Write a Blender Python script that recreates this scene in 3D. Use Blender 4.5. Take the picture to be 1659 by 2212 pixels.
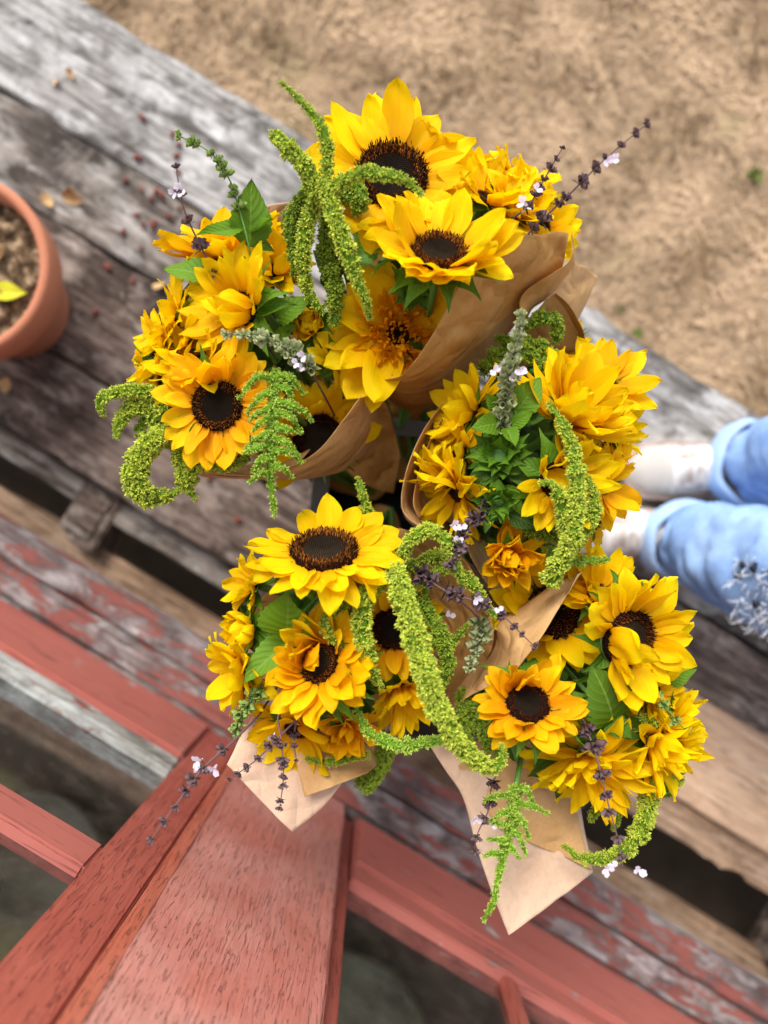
import bpy, bmesh, math, random
import numpy as np
from mathutils import Vector, Matrix, Quaternion, noise
random.seed(7); rng = np.random.default_rng(7)
R = math.radians
# ------------------------------------------------------------------ camera, sky, sun, exposure
H = 1.40                      # camera height over the deck (m)
FU = 1609.0                   # focal length in the units of a 1659 x 2212 picture
NU, NV = 805.0, 1180.0        # where straight down lands in that picture
sc = bpy.context.scene
for o in list(bpy.data.objects): bpy.data.objects.remove(o)
cd = bpy.data.cameras.new('camera'); cam = bpy.data.objects.new('camera', cd); sc.collection.objects.link(cam)
sc.camera = cam
cam.location = (0, 0, H); cam.rotation_euler = (0, 0, 0)
cd.sensor_width = 36; cd.lens = 36*FU/2212
cd.shift_x = (829.5-NU)/2212; cd.shift_y = (NV-1106)/2212
cd.clip_start = 0.02; cd.clip_end = 200
cd.dof.use_dof = True; cd.dof.focus_distance = 0.735; cd.dof.aperture_fstop = 2.05
w = bpy.data.worlds.new('World'); sc.world = w; w.use_nodes = True
wn = w.node_tree; wn.nodes.clear()
SUN_EL, SUN_AZ = 50, 343      # azimuth clockwise from +Y
sky = wn.nodes.new('ShaderNodeTexSky'); sky.sky_type = 'NISHITA'; sky.sun_disc = False
sky.sun_elevation = R(SUN_EL); sky.sun_rotation = R(SUN_AZ)
hs = wn.nodes.new('ShaderNodeHueSaturation'); hs.inputs['Saturation'].default_value = 0.30
bg = wn.nodes.new('ShaderNodeBackground'); bg.inputs['Strength'].default_value = 0.15
wo = wn.nodes.new('ShaderNodeOutputWorld')
wn.links.new(sky.outputs[0], hs.inputs['Color']); wn.links.new(hs.outputs[0], bg.inputs[0]); wn.links.new(bg.outputs[0], wo.inputs[0])
sd = bpy.data.lights.new('sun', 'SUN'); so = bpy.data.objects.new('sun', sd); sc.collection.objects.link(so)
sd.energy = 1.35; sd.angle = R(24); sd.color = (1.0, 0.95, 0.87)
sdir = Vector((math.sin(R(SUN_AZ))*math.cos(R(SUN_EL)), math.cos(R(SUN_AZ))*math.cos(R(SUN_EL)), math.sin(R(SUN_EL))))
so.rotation_euler = sdir.to_track_quat('Z', 'Y').to_euler(); so.location = sdir*5
sc.view_settings.view_transform = 'Standard'; sc.view_settings.look = 'None'
sc.view_settings.exposure = 1.30; sc.view_settings.gamma = 1; sc.view_settings.use_curve_mapping = False
sc.cycles.max_bounces = 8; sc.cycles.transparent_max_bounces = 6; sc.cycles.use_denoising = True

# ------------------------------------------------------------------ helpers
COL = sc.collection
def P(u, v, d): return Vector(((u-NU)/FU*d, -(v-NV)/FU*d, H-d))
def mesh(name, verts, faces, smooth=True, uv=None, attr=None, mats=None, midx=None):
    me = bpy.data.meshes.new(name)
    me.from_pydata([tuple(v) for v in verts] if not isinstance(verts, np.ndarray) else verts.tolist(), [], faces if not isinstance(faces, np.ndarray) else faces.tolist())
    if uv is not None:
        l = me.uv_layers.new(name='UVMap'); vi = np.empty(len(me.loops), dtype=np.int32); me.loops.foreach_get('vertex_index', vi)
        l.data.foreach_set('uv', np.asarray(uv, dtype=np.float32)[vi].ravel())
    if attr is not None:
        a = me.attributes.new('tip', 'FLOAT', 'POINT'); a.data.foreach_set('value', np.asarray(attr, dtype=np.float32))
    if smooth: me.polygons.foreach_set('use_smooth', [True]*len(me.polygons))
    for m in (mats or []): me.materials.append(m)
    if midx is not None: me.polygons.foreach_set('material_index', midx)
    me.update(); return me
def ob(name, me, parent=None, mat=None, M=None):
    o = bpy.data.objects.new(name, me); COL.objects.link(o)
    if mat and me is not None and not me.materials: me.materials.append(mat)
    if parent: o.parent = parent
    if M is not None: o.matrix_local = M
    return o
def thing(name, label, cat, loc=(0,0,0), group=None, me=None, kind=None, rz=0):
    o = bpy.data.objects.new(name, me); COL.objects.link(o); o.location = loc; o.rotation_euler = (0,0,rz)
    if kind: o['kind'] = kind
    if label: o['label'] = label
    if cat: o['category'] = cat
    if group: o['group'] = group
    return o
def crom(pts, n):
    pts = np.array(pts, float); k = len(pts)
    if k == 2: pts = np.array([pts[0], (pts[0]+pts[1])/2, pts[1]]); k = 3
    ext = np.vstack([2*pts[0]-pts[1], pts, 2*pts[-1]-pts[-2]])
    seg = np.linalg.norm(np.diff(pts[:, :3], axis=0), axis=1); cum = np.concatenate([[0], np.cumsum(seg)])
    out = []
    for s in np.linspace(0, cum[-1], n):
        i = min(max(int(np.searchsorted(cum, s, side='right'))-1, 0), k-2)
        t = (s-cum[i])/max(seg[i], 1e-9)
        p0, p1, p2, p3 = ext[i], ext[i+1], ext[i+2], ext[i+3]
        out.append(.5*((2*p1)+(-p0+p2)*t+(2*p0-5*p1+4*p2-p3)*t*t+(-p0+3*p1-3*p2+p3)*t**3))
    return np.array(out)
def tube_geo(pts, rad, seg=7, cap=True):
    pts = np.array(pts, float); n = len(pts); T = np.gradient(pts, axis=0); T /= np.linalg.norm(T, axis=1)[:, None]+1e-12
    N = np.cross(T[0], [0.3, 0.2, 1.0]);  N /= np.linalg.norm(N)+1e-12
    V = []
    fr = []
    for i in range(n):
        N = N - T[i]*np.dot(N, T[i]); N /= np.linalg.norm(N)+1e-12; B = np.cross(T[i], N); fr.append((N.copy(), B))
        for k in range(seg):
            a = 2*math.pi*k/seg; V.append(pts[i]+(N*math.cos(a)+B*math.sin(a))*rad[i])
    F = [(i*seg+k, i*seg+(k+1)%seg, (i+1)*seg+(k+1)%seg, (i+1)*seg+k) for i in range(n-1) for k in range(seg)]
    if cap: F += [tuple(range(seg))[::-1], tuple(range((n-1)*seg, n*seg))]
    return V, F, T, fr
def tube(name, pts, rad, mat, parent=None, seg=7, M=None):
    if not hasattr(rad, '__len__'): rad = [rad]*len(pts)
    V, F, _, _ = tube_geo(pts, rad, seg)
    return ob(name, mesh(name, V, F, mats=[mat]), parent, M=M)
def join_geo(parts):
    V = []; F = []
    for v, f in parts:
        o = len(V); V += list(v); F += [tuple(i+o for i in q) for q in f]
    return V, F

def lathe(prof, seg=48):
    V = []; F = []
    for r_, z_ in prof:
        for k in range(seg): a = 2*math.pi*k/seg; V.append((r_*math.cos(a), r_*math.sin(a), z_))
    n = len(prof)
    for i in range(n-1):
        for k in range(seg): F.append((i*seg+k, i*seg+(k+1)%seg, (i+1)*seg+(k+1)%seg, (i+1)*seg+k))
    return V, F
# ------------------------------------------------------------------ materials
class Mat:
    def __init__(s, name, rough=.6, spec=.4):
        s.m = bpy.data.materials.new(name); s.m.use_nodes = True; s.t = s.m.node_tree; s.b = s.t.nodes['Principled BSDF']
        s.b.inputs['Roughness'].default_value = rough; s.b.inputs['Specular IOR Level'].default_value = spec
    def n(s, typ, **kw):
        x = s.t.nodes.new('ShaderNode'+typ)
        for k, v in kw.items():
            if k in x.inputs.keys() : x.inputs[k].default_value = v
            else: setattr(x, k, v)
        return x
    def l(s, a, b): s.t.links.new(a, b)
    def coords(s, kind='Object', scale=(1,1,1)):
        c = s.n('TexCoord'); mp = s.n('Mapping'); mp.inputs['Scale'].default_value = scale; s.l(c.outputs[kind], mp.inputs[0]); return mp.outputs[0]
    def noise(s, vec, scale, detail=5, rough=.6, dist=0):
        x = s.n('TexNoise', Scale=scale, Detail=detail, Roughness=rough, Distortion=dist); s.l(vec, x.inputs['Vector']); return x.outputs['Fac']
    def ramp(s, fac, stops, interp='LINEAR'):
        r = s.n('ValToRGB'); r.color_ramp.interpolation = interp; e = r.color_ramp.elements
        while len(e) < len(stops): e.new(.5)
        for i, (p, c) in enumerate(stops):
            e[i].position = p; e[i].color = (*c, 1) if len(c) == 3 else c
        s.l(fac, r.inputs[0]); return r.outputs[0]
    def mix(s, fac, a, b, mode='MIX'):
        x = s.n('Mix', data_type='RGBA', blend_type=mode)
        if hasattr(fac, 'links'): s.l(fac, x.inputs[0])
        else: x.inputs[0].default_value = fac
        for v, i in ((a, 6), (b, 7)):
            if hasattr(v, 'links'): s.l(v, x.inputs[i])
            else: x.inputs[i].default_value = (*v, 1)
        return x.outputs[2]
    def math(s, op, a, b=0, clamp=False):
        x = s.n('Math', operation=op, use_clamp=clamp)
        for v, i in ((a, 0), (b, 1)):
            if hasattr(v, 'links'): s.l(v, x.inputs[i])
            else: x.inputs[i].default_value = v
        return x.outputs[0]
    def color(s, c):
        if hasattr(c, 'links'): s.l(c, s.b.inputs['Base Color'])
        else: s.b.inputs['Base Color'].default_value = (*c, 1)
    def bump(s, h, strength=.4, dist=.002):
        x = s.n('Bump', Strength=strength, Distance=dist); s.l(h, x.inputs['Height']); s.l(x.outputs[0], s.b.inputs['Normal']); return x
    def translucent(s, col, fac=.35):
        tr = s.n('BsdfTranslucent'); mx = s.n('MixShader'); mx.inputs[0].default_value = fac
        s.l(col, tr.inputs[0]); s.l(s.b.outputs[0], mx.inputs[1]); s.l(tr.outputs[0], mx.inputs[2])
        s.l(mx.outputs[0], s.t.nodes['Material Output'].inputs[0])

def m_petal():
    m = Mat('petal', .6, .12)
    uv = m.n('UVMap'); sep = m.n('SeparateXYZ'); m.l(uv.outputs[0], sep.inputs[0])
    oi = m.n('ObjectInfo')
    yel = m.ramp(sep.outputs[1], [(0, (.92,.44,.001)), (.30, (.96,.63,.001)), (1, (.98,.77,.002))])
    org = m.ramp(sep.outputs[1], [(0, (.86,.24,.006)), (.35, (.94,.40,.004)), (1, (.96,.52,.004))])
    oc = m.n('SeparateColor'); m.l(oi.outputs['Color'], oc.inputs[0])
    c = m.mix(oc.outputs[0], yel, org)
    mp = m.n('Mapping'); mp.inputs['Scale'].default_value = (22, 1.0, 1); m.l(uv.outputs[0], mp.inputs[0])
    ad = m.n('VectorMath', operation='ADD'); m.l(mp.outputs[0], ad.inputs[0]); cx = m.n('CombineXYZ'); m.l(m.math('MULTIPLY', oi.outputs['Random'], 40), cx.inputs[0]); m.l(cx.outputs[0], ad.inputs[1])
    st = m.noise(ad.outputs[0], 1.0, 3, .6)
    c = m.mix(m.math('MULTIPLY', m.ramp(st, [(.35, (0,0,0)), (.62, (1,1,1))]), .22), c, (.88,.42,.002))
    hsv = m.n('HueSaturation'); m.l(c, hsv.inputs['Color']); m.l(m.math('ADD', m.math('MULTIPLY', oi.outputs['Random'], .26), .84), hsv.inputs['Value'])
    m.l(m.math('ADD', m.math('MULTIPLY', oi.outputs['Random'], .012), .494), hsv.inputs['Hue'])
    m.color(hsv.outputs[0]); m.bump(st, .55, .0015); m.translucent(hsv.outputs[0], .42); return m.m
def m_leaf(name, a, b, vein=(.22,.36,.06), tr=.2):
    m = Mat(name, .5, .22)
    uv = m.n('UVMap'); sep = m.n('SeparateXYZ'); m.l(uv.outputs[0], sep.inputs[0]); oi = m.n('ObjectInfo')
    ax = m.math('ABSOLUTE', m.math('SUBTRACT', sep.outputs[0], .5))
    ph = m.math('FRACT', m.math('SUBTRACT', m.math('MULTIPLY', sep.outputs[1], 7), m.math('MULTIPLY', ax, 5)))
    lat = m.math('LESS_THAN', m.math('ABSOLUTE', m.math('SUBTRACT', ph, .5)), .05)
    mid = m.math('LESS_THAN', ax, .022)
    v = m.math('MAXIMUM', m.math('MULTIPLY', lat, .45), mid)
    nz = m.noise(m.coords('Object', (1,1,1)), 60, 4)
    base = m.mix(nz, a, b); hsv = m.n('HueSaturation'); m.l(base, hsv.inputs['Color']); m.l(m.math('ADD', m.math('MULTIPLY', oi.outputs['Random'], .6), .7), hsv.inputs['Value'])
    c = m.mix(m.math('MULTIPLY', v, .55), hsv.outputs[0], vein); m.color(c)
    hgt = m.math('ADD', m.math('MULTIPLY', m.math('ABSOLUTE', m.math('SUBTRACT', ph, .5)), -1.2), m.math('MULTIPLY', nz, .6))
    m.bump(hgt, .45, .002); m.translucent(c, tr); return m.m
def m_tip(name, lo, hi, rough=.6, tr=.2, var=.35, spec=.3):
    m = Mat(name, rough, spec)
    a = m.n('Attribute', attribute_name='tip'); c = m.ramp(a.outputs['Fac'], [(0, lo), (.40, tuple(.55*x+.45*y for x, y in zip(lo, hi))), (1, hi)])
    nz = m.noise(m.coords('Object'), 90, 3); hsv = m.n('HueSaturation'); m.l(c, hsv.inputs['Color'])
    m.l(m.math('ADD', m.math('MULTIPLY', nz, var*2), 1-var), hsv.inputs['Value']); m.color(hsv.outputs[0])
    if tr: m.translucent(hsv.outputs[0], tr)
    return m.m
def m_plain(name, c, rough=.6, var=.25, scale=40, spec=.4, bump=.2, tr=0):
    m = Mat(name, rough, spec); nz = m.noise(m.coords('Object'), scale, 5)
    cc = m.mix(nz, tuple(x*(1-var) for x in c), tuple(min(1, x*(1+var)) for x in c)); m.color(cc); m.bump(nz, bump, .002)
    if tr: m.translucent(cc, tr)
    return m.m
def m_paper(name, a, b, tr=.12):
    m = Mat(name, .75, .25); co = m.coords('Object')
    f = m.noise(co, 14, 6, .65, .3); g = m.noise(co, 260, 3, .7)
    c = m.mix(m.ramp(f, [(.3, (0,0,0)), (.7, (1,1,1))]), a, b); c = m.mix(m.math('MULTIPLY', m.ramp(g, [(.5,(0,0,0)),(.72,(1,1,1))]), .25), c, tuple(x*.6 for x in a))
    m.color(c); h = m.noise(co, 9, 2, .4, .8); h2 = m.noise(co, 21, 2, .4, .5); rg = m.math('ADD', m.math('ABSOLUTE', m.math('SUBTRACT', h, .5)), m.math('MULTIPLY', m.math('ABSOLUTE', m.math('SUBTRACT', h2, .5)), .5)); m.bump(m.math('ADD', m.math('MULTIPLY', rg, 2.2), m.math('MULTIPLY', g, .05)), 1.0, .013); m.translucent(c, tr); return m.m
def m_wood(name, cols, grain=(1.4, 26, 26), red=None, peel=.5, scale=4, bump=.9, blotch=.95):
    m = Mat(name, .8, .2); co = m.coords('Object', grain); co2 = m.coords('Object', (1, 2.2, 2.2))
    oi = m.n('ObjectInfo'); off = m.n('CombineXYZ'); m.l(m.math('MULTIPLY', oi.outputs['Random'], 30), off.inputs[1]); m.l(m.math('MULTIPLY', oi.outputs['Random'], 17), off.inputs[0])
    ad = m.n('VectorMath', operation='ADD'); m.l(co, ad.inputs[0]); m.l(off.outputs[0], ad.inputs[1]); co = ad.outputs[0]
    ad2 = m.n('VectorMath', operation='ADD'); m.l(co2, ad2.inputs[0]); m.l(off.outputs[0], ad2.inputs[1]); co2 = ad2.outputs[0]
    g = m.noise(co, scale, 8, .62, .6); bl = m.noise(co2, 5.5, 7, .62, .4)
    c = m.ramp(g, [(.28, cols[0]), (.48, cols[1]), (.60, cols[2]), (.78, cols[3])])
    c = m.mix(m.math('MULTIPLY', m.ramp(bl, [(.42,(0,0,0)),(.62,(1,1,1))]), blotch), c, cols[0]); b2 = m.noise(co2, 11, 5, .6)
    c = m.mix(m.math('MULTIPLY', m.ramp(b2, [(.5,(0,0,0)),(.7,(1,1,1))]), blotch*.8), c, cols[3])
    b3 = m.noise(m.coords('Object', (1,1.6,1.6)), 19, 6, .7, .8); c = m.mix(m.math('MULTIPLY', m.ramp(b3, [(.50,(0,0,0)),(.66,(1,1,1))]), blotch*.75), c, tuple(x*.8 for x in cols[0]))
    b4 = m.noise(m.coords('Object', (1,1.3,1.3)), 8, 5, .65, 1.0); c = m.mix(m.math('MULTIPLY', m.ramp(b4, [(.52,(0,0,0)),(.62,(1,1,1))]), blotch*.55), c, cols[2])
    crk = m.ramp(m.noise(co, scale*2.2, 4, .5, 1.0), [(.30, (0,0,0)), (.40, (1,1,1))])
    h = m.math('ADD', m.math('MULTIPLY', g, .6), m.math('MULTIPLY', crk, .4))
    if red:
        pf = m.math('ADD', m.math('MULTIPLY', m.noise(co2, 9, 8, .68, .5), .75), m.math('MULTIPLY', g, .25))
        pm = m.ramp(pf, [(peel-.03, (0,0,0)), (peel+.02, (1,1,1))]); pr = m.mix(m.noise(co2, 4, 5), red[0], red[1])
        c = m.mix(pm, c, pr); h = m.math('ADD', h, m.math('MULTIPLY', pm, .4))
    c = m.mix(m.math('MULTIPLY', m.math('SUBTRACT', 1.0, crk), .7), c, tuple(x*.25 for x in cols[0])); m.color(c); m.bump(h, bump, .003); return m.m
def m_paint(name, a, b, grain=(20, 20, 1.3), ck=.26):
    m = Mat(name, .42, .45); co = m.coords('Object', grain); co2 = m.coords('Object')
    g = m.noise(co, 5.5, 6, .55, .9); cr = m.math('MULTIPLY', m.ramp(m.noise(co, 24, 4, .62, .15), [(.355,(0,0,0)),(.40,(1,1,1))]), m.ramp(m.noise(m.coords('Object', (34,34,4.5)), 9, 2, .5, .6), [(.30,(0,0,0)),(.36,(1,1,1))]))
    bl = m.noise(co2, 7, 6, .6, .3); fn = m.noise(co2, 120, 3, .6)
    c = m.mix(m.ramp(bl, [(.38,(0,0,0)),(.66,(1,1,1))]), a, b); c = m.mix(m.math('MULTIPLY', fn, .2), c, tuple(min(1,x*1.3) for x in b)); c = m.mix(m.math('MULTIPLY', m.ramp(m.noise(m.coords('Object', (26,26,1.2)), 7, 6, .65, .5), [(.42,(0,0,0)),(.62,(1,1,1))]), .22), c, tuple(x*.8 for x in a))
    pk = m.ramp(m.noise(m.coords('Object', (2,2,1)), 48, 3, .6, .5), [(.71,(0,0,0)),(.74,(1,1,1))]); c = m.mix(m.math('MULTIPLY', pk, .6), c, (.17,.06,.045))
    spots = m.ramp(m.noise(m.coords('Object', (1.2,1.2,.55)), 17, 2, .4), [(.73,(0,0,0)),(.75,(1,1,1))]); c = m.mix(spots, c, (.40,.075,.05))
    c = m.mix(m.math('MULTIPLY', m.math('SUBTRACT', 1.0, cr), ck), c, (.17,.045,.032)); m.color(c)
    m.bump(m.math('ADD', m.math('MULTIPLY', cr, .7), m.math('MULTIPLY', g, .9)), .9, .003)
    return m.m
PETAL = m_petal()
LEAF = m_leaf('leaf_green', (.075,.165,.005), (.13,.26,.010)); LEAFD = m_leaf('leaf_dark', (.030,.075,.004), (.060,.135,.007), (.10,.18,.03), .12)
SEPAL = m_leaf('sepal_green', (.065,.155,.006), (.12,.25,.012), (.16,.32,.05))
STEM = m_plain('stem_green', (.10,.24,.04), .55); STEMP = m_plain('stem_purple', (.13,.07,.08), .6)
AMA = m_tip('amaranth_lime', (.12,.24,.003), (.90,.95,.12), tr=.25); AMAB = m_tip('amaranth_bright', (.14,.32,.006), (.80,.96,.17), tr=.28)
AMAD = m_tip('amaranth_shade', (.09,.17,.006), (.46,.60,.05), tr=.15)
BASP = m_tip('basil_purple', (.05,.045,.025), (.15,.085,.10), tr=.1); BASG = m_tip('basil_green', (.06,.11,.02), (.27,.38,.09), tr=.15); BASY = m_tip('basil_grey', (.13,.17,.06), (.46,.50,.25), tr=.2)
BLOOM = m_plain('basil_bloom', (.78,.70,.80), .5, .1, tr=.3)
DISC_IN = m_tip('disc_core', (.007,.0045,.003), (.17,.115,.062), .8, 0, .4, .06); DISC_OUT = m_tip('disc_rim', (.012,.004,.002), (.58,.20,.03), .8, 0, .5, .06)
DISC_DK = m_tip('disc_rim_dark', (.012,.004,.003), (.30,.09,.02), .8, 0, .5, .06)
KRAFT = m_paper('kraft_brown', (.50,.25,.065), (.66,.38,.125), .24); KRAFTP = m_paper('kraft_pale', (.68,.46,.31), (.75,.54,.39), .15); KRAFTM = m_paper('kraft_mid', (.56,.31,.115), (.68,.42,.19))
GREY = [(.04,.03,.024), (.15,.12,.098), (.29,.25,.215), (.54,.50,.46)]
GREYL = [(.07,.06,.052), (.27,.25,.23), (.45,.43,.41), (.74,.72,.70)]
BROWN = [(.032,.021,.016), (.11,.075,.058), (.22,.162,.13), (.45,.37,.315)]
TAN = [(.11,.065,.04), (.32,.20,.125), (.47,.32,.21), (.62,.47,.34)]
W_LIGHT = m_wood('weathered_pale', GREYL); W_GREY = m_wood('weathered_grey', GREY); W_BROWN = m_wood('weathered_brown', BROWN); W_TAN = m_wood('tan_wood', TAN, blotch=.55)
RED = ((.15,.045,.038), (.33,.115,.09))
W_PEEL = m_wood('peeling_red', [(.07,.05,.047),(.20,.16,.15),(.33,.29,.28),(.52,.49,.48)], red=RED, peel=.515); W_REDL = m_wood('red_rail', GREYL, red=((.33,.085,.065),(.41,.135,.105)), peel=.39, bump=.3)
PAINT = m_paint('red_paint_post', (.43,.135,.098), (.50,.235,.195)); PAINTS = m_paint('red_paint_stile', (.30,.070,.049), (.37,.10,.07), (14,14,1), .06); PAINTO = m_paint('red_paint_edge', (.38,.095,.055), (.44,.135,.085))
TERRA = m_plain('terracotta', (.46,.17,.09), .8, .18, 9, bump=.15); _s = Mat('potting_soil', .95, .1); _n = _s.noise(_s.coords('Object'), 55, 6, .7); _s.color(_s.ramp(_n, [(.38,(.05,.03,.018)),(.52,(.20,.13,.075)),(.62,(.50,.36,.22))])); _s.bump(_n, 1, .01); SOIL = _s.m
BLACK = m_plain('black_plastic', (.012,.012,.013), .35, .1); STEEL = m_plain('grey_metal', (.12,.125,.13), .35, .1)
HUSK = m_plain('red_husk', (.17,.045,.03), .8); DRYL = m_plain('dry_leaf', (.52,.32,.14), .7, .3); WEED = m_plain('weed_green', (.09,.22,.03), .6)

# ------------------------------------------------------------------ ground
def m_ground():
    m = Mat('dry_lawn', .95, .1); co = m.coords('Object')
    a = m.noise(co, 5, 6, .62, .3); b = m.noise(co, 26, 6, .7); g = m.noise(co, 3.1, 3, .5)
    c = m.mix(m.ramp(m.math('ADD', m.math('MULTIPLY', a, .6), m.math('MULTIPLY', b, .4)), [(.40,(0,0,0)),(.62,(1,1,1))]), (.27,.18,.10), (.54,.38,.24))
    c = m.mix(m.math('MULTIPLY', m.ramp(g, [(.60,(0,0,0)),(.70,(1,1,1))]), .35), c, (.20,.20,.07)); m.color(c); m.bump(b, .8, .02); return m.m
GZ = -0.38
g = ob('ground', mesh('ground', [(-60,-60,GZ),(60,-60,GZ),(60,60,GZ),(-60,60,GZ)], [(0,1,2,3)], False, mats=[m_ground()])); g['kind'] = 'structure'
def straw(name, n, mat, box, lo, hi):
    x = rng.uniform(box[0], box[1], n); y = rng.uniform(box[2], box[3], n)
    L = rng.uniform(lo, hi, n); a = rng.uniform(0, 2*np.pi, n); el = rng.uniform(.05, .9, n)
    keep = (x*.521+y*.8536) > .50; x, y, L, a, el = x[keep], y[keep], L[keep], a[keep], el[keep]; n = len(x)
    d = np.stack([np.cos(a)*np.cos(el), np.sin(a)*np.cos(el), np.sin(el)], 1); s = np.stack([-np.sin(a), np.cos(a), 0*a], 1)*.0022
    b = np.stack([x, y, np.full(n, GZ+.001)], 1); m_ = b+d*L[:, None]*.55; t = b+d*L[:, None]; t[:, 2] -= L*.12
    V = np.stack([b-s, b+s, m_+s*.8, m_-s*.8, t], 1).reshape(-1, 3); i = np.arange(n)*5
    F = [q for k in i.tolist() for q in ((k, k+1, k+2, k+3), (k+3, k+2, k+4))]
    o = ob(name, mesh(name, V, F, False, attr=np.repeat(np.array([min(1, max(0,   .5+1.1*noise.noise(Vector((xx*6, yy*6, 0)))+.6*noise.noise(Vector((xx*19, yy*19, 3)))+random.uniform(-.16,.16))) for xx, yy in zip(x, y)]), 5), mats=[mat])); o['kind'] = 'stuff'; o['label'] = 'dry straw coloured grass lying over the ground beyond the deck'; return o
straw('dry_grass', 30000, m_tip('straw', (.21,.135,.072), (.62,.44,.28), .8, .1, .12), (-1.1, 1.9, 0.2, 1.9), .02, .055)

# ------------------------------------------------------------------ deck (boards run down to the right, 31.4 degrees)
TH = R(31.4); E = Vector((math.cos(TH), -math.sin(TH), 0)); N_ = Vector((math.sin(TH), math.cos(TH), 0))
def W(t, s, z): return E*t+N_*s+Vector((0,0,z))
def board(name, t0, t1, s0, s1, z0, z1, mat, parent=None, wob=.0025, seed=0, cuts=30, bev=.004, axis='t'):
    L, Wd, T = t1-t0, s1-s0, z1-z0; bm = bmesh.new()
    bmesh.ops.create_cube(bm, size=1); bmesh.ops.scale(bm, vec=(L, Wd, T), verts=bm.verts)
    ax = 0 if axis == 't' else 2
    ed = [e for e in bm.edges if abs((e.verts[0].co-e.verts[1].co)[ax]) > 1e-6 and all(abs((e.verts[0].co-e.verts[1].co)[k]) < 1e-6 for k in range(3) if k != ax)]
    if cuts: bmesh.ops.subdivide_edges(bm, edges=ed, cuts=cuts, use_grid_fill=True)
    for v in bm.verts:
        q = v.co.copy(); k = (q[ax]*9+seed*13.7, math.copysign(3, q.y)+seed, math.copysign(5, q.z if ax == 0 else q.x))
        nn = noise.noise(Vector(k))+.5*noise.noise(Vector((k[0]*3.3, k[1], k[2]))); v.co.y += nn*wob*2
        if ax == 0: v.co.z += wob*noise.noise(Vector((q.x*6+seed, math.copysign(9, q.y), seed)))
        else: v.co.x += wob*nn
    bmesh.ops.bevel(bm, geom=[e for e in bm.edges if len(e.link_faces) == 2 and e.calc_face_angle(0) > .9], offset=bev, segments=2, affect='EDGES')
    me = bpy.data.meshes.new(name); bm.to_mesh(me); bm.free(); me.materials.append(mat)
    o = ob(name, me, parent); o.location = W((t0+t1)/2, (s0+s1)/2, (z0+z1)/2); o.rotation_euler = (0,0,-TH); return o
deck = thing('deck', 'weathered grey plank deck under the bouquets', None, kind='structure')
for i, (s0, s1, m_, t0, t1, z) in enumerate([(.372,.590,W_LIGHT,-1.9,2.2,0), (.213,.367,W_GREY,-1.9,2.2,-.002), (.0,.207,W_BROWN,-1.9,2.2,.001), (-.168,-.006,W_BROWN,-1.9,.52,-.001), (-.172,-.006,W_TAN,.524,2.2,.0)]):
    board('plank', t0, t1, s0, s1, z-.045, z, m_, deck, .0045, i+1, 90)
for t in (-1.2, -.52, .35, 1.1, 1.8): board('joist', t, t+.06, -.30, .56, -.17, -.05, W_BROWN, deck, 0, 9, 0)
for t in (-1.2, .35, 1.8): board('deck_post', t, t+.06, .44, .52, GZ, -.172, W_BROWN, deck, 0, 9, 0)
board('beam', -1.9, .62, -.226, -.180, -.15, -.055, W_GREY, deck, .002, 21, 40)
board('beam', -1.9, 2.2, -.40, -.292, -.15, -.10, W_TAN, deck, .004, 22, 40)
for t in (-.545, 1.22): board('block', t, t+.075, -.288, -.175, -.14, -.045, W_BROWN, deck, 0, 5, 0, bev=.008)
soilb = board('soil_bed', -3, 3, -.9, .45, GZ-.02, GZ+.02, m_plain('dark_soil', (.075,.052,.034), .95, .5, 12), None, 0, 1, 0); soilb['kind'] = 'structure'; soilb['label'] = 'dark earth under the deck'

# ------------------------------------------------------------------ wall with windows
wall = thing('window_wall', 'red painted wooden wall with a broad upright post between two windows', 'wall')
board('sill_plank', -1.9, 2.3, -.352, -.300, .045, .100, W_PEEL, wall, .003, 31, 60)
board('sill_plank', -1.9, 2.3, -.408, -.356, .050, .108, W_PEEL, wall, .002, 33, 60)
board('apron', -1.9, 2.3, -.46, -.412, GZ+.03, .104, W_PEEL, wall, 0, 35, 0)
ZR = .335
rails = [(-1.9, -.078), (.222, 2.3)]
for a, b in rails:
    board('bottom_rail', a, b, -.455, -.4115, .112, ZR-.045, W_REDL, wall, .0008, 41+a, 40)
    board('rail_bead', a, b, -.462, -.420, ZR-.044, ZR, m_wood('chalky_bead', [(.15,.14,.12),(.40,.40,.37),(.52,.53,.50),(.62,.64,.62)], red=RED, peel=.60) if a < 0 else W_REDL, wall, .001, 43, 40, .003)
ZT = 2.1
board('post', -.015, .195, -.50, -.405, .11, ZT, PAINT, wall, .0012, 51, 60, .005, axis='z')
board('post_edge', -.0155, .004, -.499, -.4035, .112, ZT, PAINTO, wall, .0006, 52, 40, .004, axis='z')
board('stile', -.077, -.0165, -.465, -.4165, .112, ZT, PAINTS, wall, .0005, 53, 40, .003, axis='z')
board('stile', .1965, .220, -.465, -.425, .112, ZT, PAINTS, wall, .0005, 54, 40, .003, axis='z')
board('muntin', -1.9, -.0785, -.450, -.424, .600, .655, W_REDL, wall, .0008, 55, 40, .003)
board('muntin', -.405, -.385, -.449, -.425, ZR+.001, .599, PAINTO, wall, 0, 56, 8, .003, axis='z')
board('muntin', -.405, -.385, -.449, -.425, .656, ZT, PAINTO, wall, 0, 57, 8, .003, axis='z')
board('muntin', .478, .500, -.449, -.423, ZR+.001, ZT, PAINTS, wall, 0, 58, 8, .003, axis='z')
GL = Mat('window_glass', .06, .6); GL.color(GL.mix(GL.ramp(GL.noise(GL.coords('Object'), 26, 6, .7), [(.45,(0,0,0)),(.75,(1,1,1))]), (.012,.012,.009), (.10,.09,.07)))
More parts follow.
